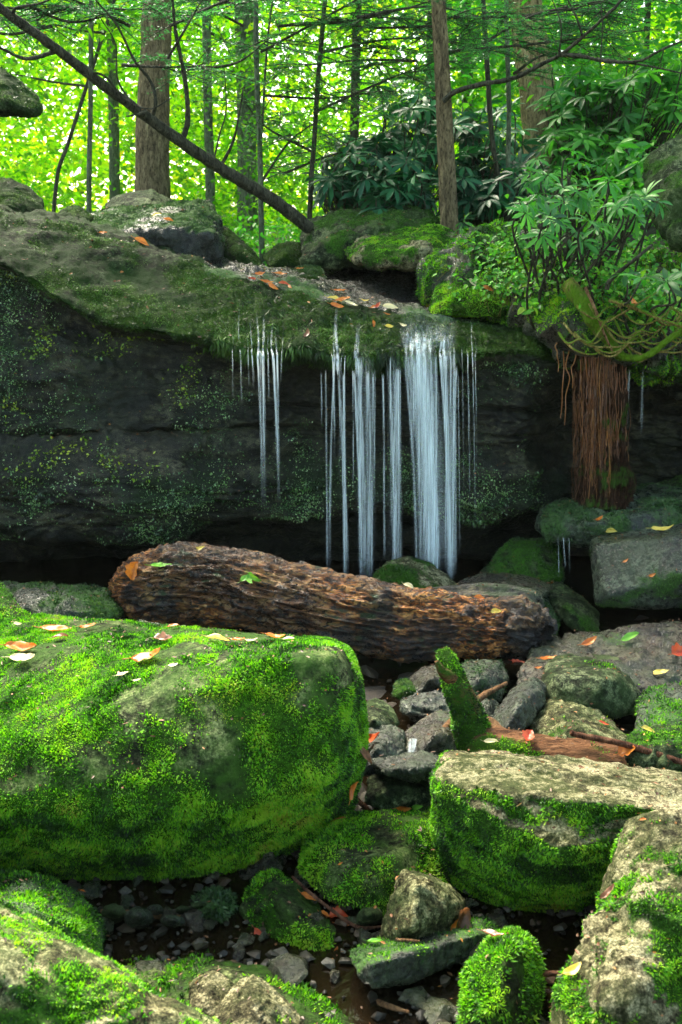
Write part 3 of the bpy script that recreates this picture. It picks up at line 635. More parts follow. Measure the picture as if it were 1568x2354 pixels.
B('square_block', 'large square grey block with a flat wet top at the right edge',
  [(1360, 1240, 4.7), (1372, 1215, 4.9), (1568, 1190, 5.0), (1800, 1180, 5.0), (1800, 1390, 4.3), (1568, 1385, 4.3), (1440, 1388, 4.33), (1372, 1388, 4.4), (1360, 1300, 4.5)],
  [(1368, 1250, 4.5), (1568, 1238, 4.35), (1568, 1320, 4.25), (1400, 1370, 4.33)], .4, 'wetgrey', (.05, -.2, .1, .9, 5), ('mossg', 35000, .01), seed=48, rough=.012, lump=.03, sm=2)
B('mound_rock', 'low mossy rock at the right edge above the cantilevered slab',
  [(1440, 1145, 5.5), (1500, 1110, 5.6), (1568, 1095, 5.65), (1750, 1090, 5.65), (1750, 1180, 5.3), (1500, 1180, 5.35)], [(1560, 1130, 5.4)], .3, 'grey', (.4, 0, 0, .4, 4), ('mossg', 30000, .01), seed=49)
B('tilted_slab', 'dark green slab leaning diagonally below the square block',
  [(1258, 1345, 4.7), (1290, 1340, 4.75), (1340, 1372, 4.65), (1375, 1410, 4.55), (1375, 1455, 4.4), (1340, 1465, 4.35), (1290, 1420, 4.42), (1262, 1380, 4.55)], [(1310, 1400, 4.4)], .2, 'grey', (.2, .1, .1, .6, 5), ('mossg', 30000, .009), seed=50, sm=1)
B('dripping_rock', 'small wet mossy rock just right of the rotten log end',
  [(1180, 1370, 4.6), (1230, 1350, 4.65), (1265, 1375, 4.6), (1290, 1415, 4.5), (1275, 1460, 4.35), (1220, 1475, 4.3), (1180, 1440, 4.4)], [(1240, 1400, 4.38)], .2, 'wetgrey', (.3, 0, .1, .6, 5), ('mossg', 45000, .011), seed=53, rough=.03)
B('shelf_rock', 'flat reddish wet rock in the plunge pool right of the splash',
  [(1045, 1345, 4.75), (1100, 1322, 4.9), (1200, 1325, 4.9), (1270, 1345, 4.8), (1240, 1375, 4.6), (1050, 1370, 4.6)], [(1150, 1350, 4.6)], .3, 'wet', (-.5, 0, 0, .2, 4), None, seed=54)
B('mossy_bank', 'low lumpy mossy bank in the dark at the left under the ledge',
  [(-200, 1370, 4.7), (0, 1368, 4.75), (120, 1366, 4.8), (262, 1382, 4.75), (280, 1420, 4.5), (200, 1440, 4.4), (-200, 1450, 4.3)], [(100, 1395, 4.45)], .3, 'wetgrey', (.25, .2, 0, .7, 6), ('mossg', 40000, .011), seed=55, rough=.05, lump=.1)
B('slope_rock', 'pale edged sloping rock cut off by the left edge above the huge boulder',
  [(-300, 1250, 4.2), (0, 1342, 4.1), (40, 1385, 4.0), (82, 1436, 3.9), (60, 1470, 3.7), (-300, 1470, 3.7)], [(0, 1400, 3.85)], .3, 'grey', (.3, 0, .1, .7, 5), ('mossb', 40000, .01), seed=56)
B('flat_stone', 'grey stone showing just behind the top edge of the huge boulder',
  [(290, 1440, 3.8), (320, 1428, 3.85), (370, 1436, 3.8), (382, 1456, 3.7), (300, 1470, 3.6)], [(335, 1445, 3.65)], .15, 'wetgrey', (-.2, .2, 0, .4, 6), None, seed=57)
for k, (u, v, w, h, lab) in enumerate([(262, 2100, 30, 22, 'grey cobble at the left of the pebble pool'), (318, 2110, 36, 24, 'round brown cobble in the pebble pool'), (470, 2083, 34, 10, 'flat light pebble in front of the round mossy stone'),
        (395, 2118, 30, 14, 'low wet cobble in the middle of the pebble pool'), (420, 2092, 18, 8, 'small dark pebble by the thin orange stick'), (355, 2092, 20, 12, 'small round pebble at the back of the pebble pool'),
        (850, 2108, 30, 22, 'small grey triangular stone left of the pyramid stone'), (150, 478, 1, 1, ''), (910, 1720, 1, 1, '')]):
    if not lab: continue
    y = Yg(v + h * .8, .02)
    an = np.linspace(0, 2 * np.pi, 9)[:-1] + .3 * k
    B('cobble', lab, [(u + w * np.cos(t), v + h * np.sin(t), y + .02) for t in an], [(u, v - h * .2, y - .04)], .05, 'wetgrey' if k % 2 else 'grey', (-.4, .1, 0, .4, 6), None, seed=60 + k, group='loose cobbles', voxd=26, sm=2)
# ---- rocks on top of the ledge
B('overhanging_rock', 'dark flat undersided rock jutting in from the left edge in front of the trees',
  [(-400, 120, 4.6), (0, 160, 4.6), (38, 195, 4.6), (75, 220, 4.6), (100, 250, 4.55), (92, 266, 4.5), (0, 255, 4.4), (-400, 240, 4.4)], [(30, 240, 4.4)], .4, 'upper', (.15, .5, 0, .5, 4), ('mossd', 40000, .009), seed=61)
B('ledge_rock', 'dark mossy rock at the left edge on top of the ledge',
  [(-200, 410, 6.3), (0, 420, 6.3), (60, 430, 6.3), (98, 460, 6.25), (100, 500, 6.1), (40, 505, 6.0), (-200, 500, 5.9)], [(40, 470, 6.05)], .4, 'upper', (.1, .5, 0, .5, 4), ('mossd', 25000, .009), seed=62)
B('ledge_stone', 'small mossy stone with a pale tip left of the big wet rock',
  [(132, 495, 6.4), (155, 475, 6.45), (180, 472, 6.45), (215, 500, 6.4), (190, 525, 6.2), (130, 520, 6.2)], [(170, 500, 6.2)], .2, 'upper', (.2, .4, 0, .5, 5), ('mossd', 25000, .009), seed=63)
B('grey_peak_rock', 'grey peaked rock at the foot of the thick mossy trunk',
  [(240, 470, 7.3), (262, 455, 7.3), (300, 448, 7.3), (348, 434, 7.35), (385, 455, 7.3), (412, 475, 7.25), (400, 520, 7.0), (250, 510, 7.0)], [(340, 480, 7.0)], .4, 'grey', (-.2, .2, 0, .4, 3), None, seed=64, sm=1)
B('wet_rock', 'big black wet rock with a shiny top on the ledge, left of centre',
  [(138, 510, 6.6), (250, 488, 6.7), (330, 478, 6.7), (400, 470, 6.7), (480, 467, 6.6), (505, 500, 6.45), (520, 560, 6.3), (505, 600, 6.1), (420, 600, 6.0), (300, 570, 6.1), (200, 535, 6.2)],
  [(300, 510, 6.25), (430, 500, 6.15), (480, 540, 6.0), (380, 530, 6.02)], .4, 'blackwet', (.05, .75, -.2, .6, 4), ('mossd', 60000, .009), seed=65, sm=1, rough=.03)
B('leaning_stone', 'flat mossy slab leaning down right beside the big wet rock',
  [(512, 520, 6.6), (535, 535, 6.6), (575, 572, 6.5), (600, 605, 6.4), (590, 625, 6.25), (540, 618, 6.25), (508, 590, 6.3)], [(550, 580, 6.25)], .2, 'upper', (.2, .2, 0, .6, 4), ('mossd', 25000, .009), seed=66, sm=1, rough=.035)
B('shelf_stone', 'low mossy stone in the shallow run above the falls',
  [(632, 640, 6.2), (665, 622, 6.3), (705, 612, 6.35), (735, 615, 6.3), (752, 642, 6.15), (700, 655, 6.0), (640, 655, 6.0)], [(695, 635, 6.0)], .2, 'upper', (.35, .4, 0, .4, 4), ('mossd', 60000, .009), seed=67)
B('flat_mossy_stone', 'flat mossy stone at the left start of the shallow run',
  [(478, 618, 6.2), (520, 607, 6.3), (560, 610, 6.3), (582, 628, 6.2), (540, 642, 6.05), (485, 636, 6.05)], [(530, 622, 6.08)], .15, 'upper', (.45, .2, 0, .4, 4), ('mossg', 30000, .009), seed=68)
B('mossy_log_rock', 'rounded mossy rock under the base of the leaning dead trunk',
  [(605, 590, 6.9), (640, 562, 7.0), (690, 558, 7.0), (705, 590, 6.8), (690, 615, 6.6), (620, 615, 6.6)], [(655, 585, 6.6)], .3, 'upper', (.3, .4, 0, .5, 4), ('mossd', 25000, .009), seed=69)
B('capstone_boulder', 'pale grey mossy boulder behind the falls where the dead trunk rests',
  [(700, 540, 6.9), (712, 512, 7.0), (760, 494, 7.05), (820, 488, 7.05), (860, 500, 7.0), (920, 478, 6.95), (960, 482, 6.9), (1000, 512, 6.8), (990, 600, 6.5), (800, 580, 6.45), (705, 605, 6.4)],
  [(760, 560, 6.45), (900, 520, 6.5)], .4, 'grey', (.15, .35, 0, .8, 4), ('mossg', 60000, .008), seed=70, rough=.04, sm=1, lump=.05, strata=.02)
B('overhang_boulder', 'big boulder with bright moss on its face above a black hollow right of centre',
  [(785, 575, 6.5), (830, 545, 6.5), (900, 530, 6.5), (1000, 522, 6.5), (1060, 545, 6.4), (1085, 580, 6.3), (1070, 610, 6.2), (1000, 618, 6.05), (880, 612, 6.0), (820, 598, 6.1)],
  [(850, 580, 6.1), (980, 575, 6.0), (900, 600, 5.98)], .5, 'pale', (.28, .35, .05, .9, 5), ('mossb', 80000, .008), seed=71, rough=.035, sm=1, lump=.04)
B('hollow_rock', 'dark rock deep in the hollow under the big boulder',
  [(720, 600, 6.9), (1080, 600, 6.9), (1080, 690, 6.3), (880, 680, 6.35), (730, 650, 6.5)], [(950, 650, 6.5)], .3, 'blackwet', (-.4, .1, 0, .2, 4), None, seed=72)
B('moss_wedge', 'bright moss covered wedge rock at the right end of the water lip',
  [(990, 715, 5.5), (1010, 660, 5.65), (1045, 622, 5.8), (1110, 625, 5.8), (1180, 640, 5.8), (1200, 700, 5.5), (1150, 722, 5.3), (1060, 705, 5.35), (1000, 722, 5.35)], [(1060, 670, 5.4), (1120, 690, 5.3)], .35, 'upper', (.8, .2, 0, .4, 4), ('mossb', 90000, .009), seed=73, sm=2)
B('hillside_boulder', 'large grey green boulder on the slope at the right edge',
  [(1488, 420, 5.8), (1500, 375, 5.9), (1540, 335, 5.9), (1568, 318, 5.95), (1900, 300, 5.9), (1900, 560, 5.5), (1568, 560, 5.4), (1510, 500, 5.55)], [(1560, 430, 5.45)], .5, 'grey', (.1, .5, 0, .9, 5), ('mossg', 60000, .009), seed=74, rough=.03)
# ------------------------------------------------------------------ wood: logs, stub, sticks
def bark_tube(name, pts, rad, mat, k=40, n=120, rough=.06, along=3.0, around=9.0, seed=0, moss=(0, .5, 0, .5, 4), parent=None, flat=1., big=.12, mk=True):
    pts = np.array([P(*p) for p in pts]) if len(pts[0]) == 3 and not isinstance(pts, np.ndarray) else np.asarray(pts)
    V, q, t, s, th = tube(pts, rad, n, k, True, flat)
    rm = float(np.mean(rad)); Ln = np.linalg.norm(np.diff(pts, axis=0), axis=1).sum()
    N = vnormals(V, q, t)
    Q = np.c_[np.cos(th) * around / 6.28, np.sin(th) * around / 6.28, s * Ln * along]
    dd = rm * (big * 2 * fbm(V * .5 / rm, 3, seed) + rough * ridge(Q * 1.3, 4, seed + 2) + rough * .8 * fbm(Q * 3, 3, seed + 4))
    V = V + N * dd[:, None]; N = vnormals(V, q, t)
    mm = mossmask(V, N, moss, seed)
    o = wloc(parent) if parent is not None else np.array([V[:, 0].mean(), V[:, 1].mean(), V[:, 2].min()])
    ob = link(name, mesh(name, V - o, q, t, {'moss': mm}), M[mat], tuple(o), parent)
    return ob, V, q, N, mm
def rot_mat(name, c):
    a = NT(name)
    n1 = a.noise(8, 10, .75, 1.2, sc3=(1, 2.8, 2.8)); n2 = a.noise(34, 6, .7, .6, sc3=(1, 2, 2)); n3 = a.noise(3, 6, .6); n5 = a.noise(2.2, 3, .5, .4)
    col = a.ramp(n1, c); col = a.mix(1., col, a.ramp(n5, [(.4, (.35, .3, .3)), (.5, (.9, .85, .8)), (.6, (1.5, 1.2, .9))]), 'MULTIPLY')
    col = a.mix(a.ramp(n2, [(.44, .95), (.52, 0.)]), col, (.008, .005, .003))
    col = a.mix(a.ramp(n3, [(.53, 0.), (.6, .8)]), col, (.022, .022, .024))
    mf = a.ramp(a.math('ADD', a.attr('moss'), a.math('MULTIPLY', a.math('SUBTRACT', n2, .5), 1.2)), [(.4, 0.), (.6, 1.)])
    col = a.mix(mf, col, (.03, .06, .015))
    a.l(col, a.bs.inputs['Base Color'])
    a.l(a.math('MULTIPLY', a.ramp(n2, [(.42, .45), (.6, 1.)]), a.ramp(n5, [(.42, .35), (.56, .8)])), a.bs.inputs['Roughness']); a.bs.inputs['Specular IOR Level'].default_value = .6
    a.l(a.bump(n2, 1., .035, a.bump(n1, 1., .1)), a.bs.inputs['Normal'])
    return a.m
M['rot'] = rot_mat('rotten_wood', [(.37, (.02, .009, .004)), (.44, (.14, .045, .012)), (.5, (.42, .17, .045)), (.58, (.7, .42, .17))])
M['rotdark'] = rot_mat('dark_rotten_wood', [(.38, (.008, .005, .003)), (.47, (.05, .025, .012)), (.54, (.16, .09, .045)), (.62, (.3, .22, .12))])
M['rotgrey'] = rot_mat('weathered_wood', [(.4, (.03, .03, .022)), (.5, (.1, .11, .08)), (.6, (.22, .23, .16))])
M['stick'] = bark_mat('stick_bark', (.12, .06, .03), (.32, .17, .08), (.5, .32, .16))
M['stickd'] = bark_mat('dark_stick_bark', (.05, .02, .012), (.16, .07, .04), (.28, .14, .08))
M['redwood'] = bark_mat('mossy_log_wood', (.07, .03, .015), (.24, .11, .05), (.38, .2, .1), sc=(2.2, 8, 8), moss=((.02, .06, .004), (.06, .15, .01)))

lg = empty('rotten_log', tuple(P(720, 1480, 4.2)), 'thick wet rotten orange brown log lying across in front of the waterfall', 'log')
_, V1, q1, N1, m1 = bark_tube('trunk', [(285, 1368, 4.5), (302, 1360, 4.48), (345, 1352, 4.46), (430, 1345, 4.42), (540, 1352, 4.38), (680, 1388, 4.3), (850, 1424, 4.2), (980, 1440, 4.12), (1080, 1442, 4.06), (1150, 1448, 4.0), (1178, 1452, 3.98)],
    [.03, .09, .135, .152, .15, .143, .134, .12, .10, .08, .05], 'rot', 170, 620, .3, 4.5, 26, 5, (-.25, .35, 0, 1.1, 5), lg, big=.2)
bark_tube('broken_end', [(1100, 1436, 4.08), (1150, 1440, 4.04), (1195, 1442, 4.0), (1228, 1448, 3.98), (1244, 1456, 3.96)], [.09, .1, .098, .08, .035], 'rotdark', 70, 110, .42, 10, 14, 8, (0, .2, 0, .9, 6), lg, big=.25)
bark_tube('side_trunk', [(990, 1392, 4.3), (1080, 1388, 4.22), (1160, 1390, 4.15), (1218, 1396, 4.1), (1234, 1400, 4.08)], [.07, .078, .074, .066, .03], 'rotgrey', 60, 140, .2, .8, 16, 9, (.1, .5, 0, .7, 5), lg, big=.1)
lf = MB(); 
def sprig(root, base, n, L, up, name, matn, seed):
    rs = np.random.RandomState(seed); m_ = MB(); a_ = rs.rand(n) * 6.28
    D = np.c_[np.cos(a_), np.sin(a_) * .5, .5 + rs.rand(n) * .6]
    leafset(m_, np.repeat([base], n, 0), D, np.c_[np.zeros(n), -np.ones(n), np.ones(n) * .5], L, L * .4, .6 + rs.rand(n) * .3, 'hex', .2)
    return m_.build(name, M[matn], root)

st = empty('mossy_stub', tuple(P(1090, 1740, 3.1)), 'broken branch stub standing upright furred in moss, joined to a reddish log running right', 'fallen branch')
for nm, pts, rad, mt, ms in [('spur', [(1040, 1560, 3.08), (1018, 1545, 3.06), (1003, 1520, 3.06)], [.022, .015, .006], 'redwood', (.2, .1, .1, .5, 6)), ('stub', [(1080, 1735, 3.1), (1085, 1690, 3.08), (1070, 1630, 3.08), (1047, 1570, 3.1), (1030, 1525, 3.12), (1016, 1490, 3.14)], [.08, .062, .045, .038, .030, .012], 'redwood', (.55, .1, .1, .5, 6)),
                             ('lying_trunk', [(1060, 1738, 3.1), (1130, 1735, 3.04), (1250, 1765, 2.99), (1400, 1785, 2.96), (1568, 1815, 2.94), (1750, 1845, 2.92)], [.05, .08, .095, .098, .1, .1], 'redwood', (.2, -.15, .45, 1.0, 5)),
                             ('root_fork', [(1100, 1690, 3.1), (1120, 1665, 3.1), (1150, 1690, 3.06), (1210, 1705, 3.02), (1330, 1712, 3.0)], [.02, .024, .026, .026, .012], 'stick', (-.3, 0, 0, .3, 6))]:
    ob, V, q, N, mm = bark_tube(nm, pts, rad, mt, 48, 160, .12, 3, 12, 31, ms, st, big=.1)
    if nm not in ('root_fork', 'spur'): MOSSQ.append((ob, V, q, N, mm, ('mossb', 90000, .008), 31))
def stick(name, label, pts, r, mat='stick', group=None, seed=1, cat='stick', moss=(-.6, .3, 0, .4, 6)):
    rad = np.full(len(pts), r); rad[-1] *= .5; rad[0] *= .75
    ob = bark_tube(name, pts, rad, mat, 12, 60, .12, 14, 6, seed, moss, big=.25)[0]
    return tag(ob, label, cat, group)
stick('leaning_stick', 'pale orange peeling stick leaning behind the mossy upright stub', [(970, 1742, 3.0), (1010, 1690, 3.05), (1060, 1638, 3.25), (1110, 1600, 3.42), (1165, 1570, 3.55)], .0115)
stick('long_branch', 'long dark red brown stick lying along the mossy log at the right', [(1312, 1682, 2.95), (1330, 1690, 2.95), (1440, 1712, 2.9), (1568, 1752, 2.85), (1650, 1775, 2.8)], .009, 'stickd')
stick('snapped_stick', 'short red stick end poking up behind the pale topped block', [(1495, 1795, 2.85), (1515, 1772, 2.85), (1538, 1750, 2.85)], .012, 'stick')
stick('dark_stick', 'red brown stick slanting down beside the huge boulder', [(775, 1790, 2.9), (810, 1828, 2.85), (858, 1872, 2.8)], .009, 'stickd')
stick('pool_stick', 'thin bright orange twig lying across the pebble pool', [(232, 2094, 2.36), (300, 2098, 2.35), (370, 2108, 2.33), (420, 2106, 2.33)], .006, 'stick')
stick('bent_twig', 'thin twig bent over the mossy wedge stone by the red leaves', [(672, 2015, 2.4), (710, 2050, 2.35), (760, 2090, 2.3), (820, 2130, 2.27), (880, 2130, 2.24)], .004, 'stickd')
stick('pale_twig', 'straight pale twig lying on the tilted stone slab', [(910, 2160, 2.12), (965, 2163, 2.1)], .0045)
stick('root_twig', 'dark twig with a yellow leaf in the gap beside the furred stone', [(1225, 2240, 2.0), (1270, 2238, 2.0), (1325, 2235, 1.98)], .006, 'stickd')
stick('red_twig', 'curved red twig on the wet gravel under the tilted slab', [(940, 2345, 2.0), (980, 2330, 2.0), (1015, 2300, 2.02)], .005, 'stick')
stick('broken_twig', 'broken orange twig near the bottom edge in the middle', [(860, 2298, 2.05), (890, 2312, 2.0), (940, 2326, 1.97)], .006, 'stick')
stick('boulder_twig', 'little forked twig with a leaf on the far corner of the huge boulder', [(628, 1478, 2.95), (640, 1500, 2.75), (643, 1525, 2.62)], .004, 'stickd')

# ------------------------------------------------------------------ waterfall
a = NT('falling_water')
ti = a.noise(1.0, 4, .6, sc3=(240, 60, 2.2)); op = a.attr('rnd')
a.bs.inputs['Base Color'].default_value = (.86, .95, 1, 1); a.bs.inputs['Roughness'].default_value = .35
trl = a.n('ShaderNodeBsdfTranslucent'); trl.inputs[0].default_value = (.95, 1, 1, 1)
mx1 = a.n('ShaderNodeMixShader'); mx1.inputs[0].default_value = .35; a.l(a.bs.outputs[0], mx1.inputs[1]); a.l(trl.outputs[0], mx1.inputs[2])
tp = a.n('ShaderNodeBsdfTransparent'); mx2 = a.n('ShaderNodeMixShader')
al = a.math('MULTIPLY', op, a.ramp(ti, [(.4, .08), (.6, 1.)]))
a.l(al, mx2.inputs[0]); a.l(tp.outputs[0], mx2.inputs[1]); a.l(mx1.outputs[0], mx2.inputs[2]); a.l(mx2.outputs[0], a.out.inputs[0])
M['fall'] = a.m
BVS = {}
def bvh(V, q): return BVHTree.FromPolygons([tuple(x) for x in V], [tuple(int(y) for y in f) for f in q])
selc = (rr[cq].max(1) < 5) & (px[cq].mean(1) > 450) & (px[cq].mean(1) < 1120)
cb = bvh(CVv, cq[selc])
def hitc(u, v):
    h = cb.ray_cast(Vector((0, 0, EYE)), raydir(u, v)); return np.array(h[0]) if h[0] is not None else None
def soft(s, th, e=.3): return np.sin(th) ** 2 * (1 - (1 - .0) * sst(s, 1 - e, 1.)) * sst(s, 0, .03)
def strand(root, u0, v0, u1, v1, w, o, seed, vlip=None, w1=None, name='water_strand'):
    """water runs over the rock from v0 to the lip, then falls free to v1"""
    pts = []; ops = []; ws = []
    vl = vlip or float(np.interp(u0, [480, 700, 850, 1000, 1050, 1100], [800, 806, 824, 812, 800, 810]))
    Yl = 4.9
    if v0 < vl:
        for v in np.linspace(v0, vl, 8):
            h = hitc(u0 + (u1 - u0) * .0 + 3 * math.sin(seed + v * .03), v)
            if h is not None:
                pts.append(h + np.array([0, -.012, .004])); ops.append(.5 * o * sst(v, v0, v0 + 90) if w < 8 or u0 < 920 else .8 * o * sst(v, v0 - 8, v0 + 26)); ws.append(w * .8)
        if pts: Yl = min(4.9, pts[-1][1] - .0)
    else: Yl = 4.88
    vs = max(vl, v0)
    for t in np.linspace(0.04, 1, 12):
        uu = u0 + (u1 - u0) * (1 - (1 - t) ** 2); pts.append(P(uu, vs + (v1 - vs) * t, Yl - .05 * t)); ops.append(o * (1 - .45 * t)); ws.append(w + ((w1 or w * 1.3) - w) * t)
    ws = np.array(ws) * .5 * 4.9 / FPX
    V, q, t, s, th = tube(np.array(pts), ws, 60, 18, False, .35)
    op_ = np.interp(s, np.linspace(0, 1, len(ops)), ops) * soft(s, th, .12 if v1 > 1240 else .5)
    m_ = MB(); m_.add(V, q, t, op_); return m_.build(name, M['fall'], root)
rs = np.random.RandomState(3)
F1 = empty('main_waterfall', tuple(P(960, 1340, 4.85)), 'broad silky white waterfall pouring off the middle of the ledge', 'waterfall')
main = [ # u0,v0,u1,v1,w,op,w1
 (770, 735, 757, 1290, 5, .55), (775, 700, 795, 1310, 9, .75), (748, 830, 752, 1290, 4, .4), (738, 850, 740, 1000, 3, .35), (790, 835, 793, 1312, 6, .6),
 (822, 735, 835, 1318, 14, .75), (812, 830, 830, 1315, 7, .6), (845, 830, 850, 1315, 10, .55), (858, 835, 855, 1300, 5, .45), (880, 840, 884, 1260, 5, .45), (893, 830, 908, 1280, 8, .5), (915, 825, 912, 1290, 14, .6), (905, 830, 906, 1290, 6, .5),
 (935, 790, 978, 1322, 9, .5), (945, 775, 988, 1325, 12, .7), (958, 768, 996, 1328, 16, 1.), (972, 768, 1002, 1328, 14, 1.), (950, 778, 968, 1322, 8, .45), (990, 776, 1000, 1326, 10, .6), (1002, 780, 1004, 1322, 6, .5), (930, 795, 958, 1318, 6, .4), (984, 775, 985, 1320, 4, .7), (964, 772, 975, 1320, 4, .7),
 (1012, 778, 1034, 1328, 7, .8), (1022, 775, 1033, 1330, 9, .85), (1036, 795, 1036, 1330, 4, .6), (1044, 785, 1040, 1330, 5, .5), (1028, 780, 1024, 1300, 3, .5), (1050, 820, 1040, 1325, 5, .5), (1045, 815, 1046, 1300, 7, .4), (1062, 800, 1066, 1180, 3, .35), (1075, 790, 1080, 1230, 3, .4), (1086, 700, 1092, 1240, 3.5, .5), (1092, 760, 1096, 1100, 2.5, .35)]
for k, (u0, v0, u1, v1, w, o) in enumerate(main): strand(F1, u0, v0, u1, v1 + (32 if v1 > 1240 else 0), w * 1.15, min(1, o * 1.0), k, w1=w * (1.9 if w > 8 else 1.4))
gu, gv = np.linspace(914, 1052, 50), np.linspace(708, 812, 26); SV_, So = [], []
for a_, u in enumerate(gu):
    for b_, v in enumerate(gv):
        h = hitc(u, v)
        if h is None: h = SV_[-1] if SV_ else P(u, v, 4.95)
        SV_.append(h + np.array([0, -.012, .006])); e = (u - 914) / 138; So.append((.08 + .34 * sst(v, 735, 790)) * (1 - sst(v, 782, 808)) * sst(e, 0, .16) * (1 - sst(e, .84, 1)) * sst(v, 708, 722) * (.55 + .45 * math.sin(u * .45 + 2 * math.sin(u * .11)) ** 2))
ii, jj = np.meshgrid(np.arange(49), np.arange(25), indexing='ij'); k0 = (ii * 26 + jj).ravel(); m_ = MB(); m_.add(np.array(SV_), np.c_[k0, k0 + 1, k0 + 27, k0 + 26], None, np.array(So)); m_.build('lip_sheet', M['fall'], F1)
for k in range(22):
    u = rs.uniform(745, 1060); strand(F1, u, rs.uniform(800, 850), u + rs.uniform(-5, 5), rs.uniform(1000, 1330), rs.uniform(2., 3.6), rs.uniform(.3, .6), 120 + k)
# a thin wide veil behind the thickest strands
for k, (u0, u1, w, w1, o) in enumerate([(962, 992, 80, 90, .2), (985, 1000, 40, 60, .22), (1028, 1036, 36, 40, .16), (838, 842, 44, 50, .1), (905, 908, 36, 44, .08)]):
    strand(F1, u0, 775, u1, 1325, w, o, 50 + k, w1=w1, name='water_veil')
F2 = empty('thin_waterfall', tuple(P(610, 1250, 4.85)), 'few hair thin water threads dripping from the ledge left of the main fall', 'waterfall')
for k, (u0, v0, u1, v1, w, o) in enumerate([(a1, a2, a3, a4, a5 * 1.35, a6 * 1.3) for a1, a2, a3, a4, a5, a6 in [(552, 690, 556, 960, 2.5, .35), (578, 720, 583, 900, 3, .45), (592, 715, 603, 1190, 4.5, .6), (604, 712, 608, 1190, 6, .55), (598, 800, 600, 1000, 2.5, .4), (627, 730, 640, 1190, 5, .6), (637, 745, 641, 1180, 4, .45), (570, 750, 572, 900, 2, .3), (534, 740, 536, 940, 2, .25), (648, 745, 646, 900, 2, .25), (616, 740, 618, 960, 2.5, .3)]]):
    strand(F2, u0, v0, u1, v1, w, o, 70 + k)
F3 = empty('small_waterfall', tuple(P(1440, 1130, 5.4)), 'faint bluish trickle falling just right of the root column', 'waterfall')
for k, (u0, u1, w, o, vv) in enumerate([(1436, 1434, 10, .5, 1125), (1448, 1438, 6, .45, 1000), (1478, 1474, 5, .3, 1010)]):
    pts = [P(u0 + (u1 - u0) * t, 848 + (vv - 848) * t, 5.12) for t in np.linspace(0, 1, 8)]
    V, q, t, s, th = tube(np.array(pts), np.linspace(w, w * 1.6, 8) * .5 * 5.1 / FPX, 40, 16, False, .35); m_ = MB(); m_.add(V, q, t, o * (1 - .6 * s) * soft(s, th, .4)); m_.build('water_strand', M['fall'], F3)
F4 = empty('stream_spill', tuple(P(945, 1745, 3.05)), 'tiny glassy spill of water between the small stones in the centre', 'waterfall')
for k, (u0, u1, w, o) in enumerate([(950, 942, 22, .5), (944, 940, 5, .8), (957, 950, 4, .8)]):
    pts = [P(u0 + (u1 - u0) * t, 1698 + 45 * t, 3.02 - .05 * t) for t in np.linspace(0, 1, 5)]
    V, q, t, s, th = tube(np.array(pts), np.full(5, w * .5 * 3.05 / FPX), 20, 16, False, .5); m_ = MB(); m_.add(V, q, t, o * soft(s, th, .3)); m_.build('water_strand', M['fall'], F4)
F5 = empty('slab_drips', tuple(P(1300, 1330, 4.7)), 'fine drips falling off the slab under the root column', 'waterfall')
for k, (u0, u1, w, o, vv) in enumerate([(1283, 1285, 3, .5, 1330), (1295, 1300, 4, .45, 1310), (1308, 1310, 3, .4, 1325)]):
    pts = [P(u0 + (u1 - u0) * t, 1236 + (vv - 1236) * t, 4.72) for t in np.linspace(0, 1, 6)]
    V, q, t, s, th = tube(np.array(pts), np.full(6, w * .5 * 4.7 / FPX), 30, 12, False, .5); m_ = MB(); m_.add(V, q, t, o * soft(s, th, .4)); m_.build('water_strand', M['fall'], F5)

# ------------------------------------------------------------------ root column, mound, vines
RC = empty('root_column', tuple(P(1385, 1155, 5.05)), 'shaggy red brown column of hanging tree roots right of the waterfall', 'tree roots')
M['corebark'] = bark_mat('root_core_bark', (.008, .004, .002), (.05, .022, .012), (.2, .11, .06))
bark_tube('root_core', [(1372, 730, 5.12), (1376, 790, 5.09), (1380, 850, 5.08), (1386, 960, 5.06), (1388, 1060, 5.05), (1386, 1168, 5.02)], [.115, .108, .095, .088, .095, .105], 'corebark', 90, 300, .42, 1.5, 22, 61, (.22, 0, 0, 1.2, 7), RC, big=.3)
rs = np.random.RandomState(8); m_ = MB()
for k in range(260):
    u = 1384 + 50 * np.clip(rs.normal() * .7, -1.2, 1.15); v0 = rs.uniform(755, 1080); v1 = min(1166, v0 + rs.uniform(60, 380))
    if k % 4 == 0: v0 = 760; v1 = rs.uniform(1050, 1164)
    ph = (u - 1384) / 50; Yc = 5.065 - .128 * math.sqrt(max(0, 1 - .8 * ph * ph)) - .025 * rs.rand() ** 2
    n_ = 16; w = np.cumsum(np.cumsum(rs.normal(size=n_)) * .7 + rs.normal(size=n_) * 1.6); w -= np.linspace(w[0], w[-1], n_) * .8
    pts = [P(u + w[i_], v0 + (v1 - v0) * i_ / (n_ - 1), Yc + rs.normal() * .004) for i_ in range(n_)]
    r_ = rs.choice([.0009, .0014, .0022, .004, .0065], p=[.38, .34, .18, .08, .02])
    V, q, t, s, th = tube(np.array(pts), np.linspace(r_, r_ * .5, n_), 44, 5); m_.add(V, q, t, np.clip(rs.beta(1.6, 2.4) + .25 * (v0 > 950) * rs.rand(), 0, 1))
m_.build('root_strands', M['root'], RC)
for k, (u, v0, v1) in enumerate([(1290, 810, 962), (1303, 800, 975), (1318, 790, 895), (1283, 780, 850)]):
    pts = [P(u + 2 * math.sin(i_ * .8 + k), v0 + (v1 - v0) * i_ / 5, 5.0) for i_ in range(6)]
    V, q, t, s, th = tube(np.array(pts) + np.random.RandomState(k).normal(size=(6, 3)) * .006, np.linspace(.0035, .002, 6), 40, 6); m_ = MB(); m_.add(V, q, t, .55 + .05 * k); m_.build('hanging_root', M['root'], RC)
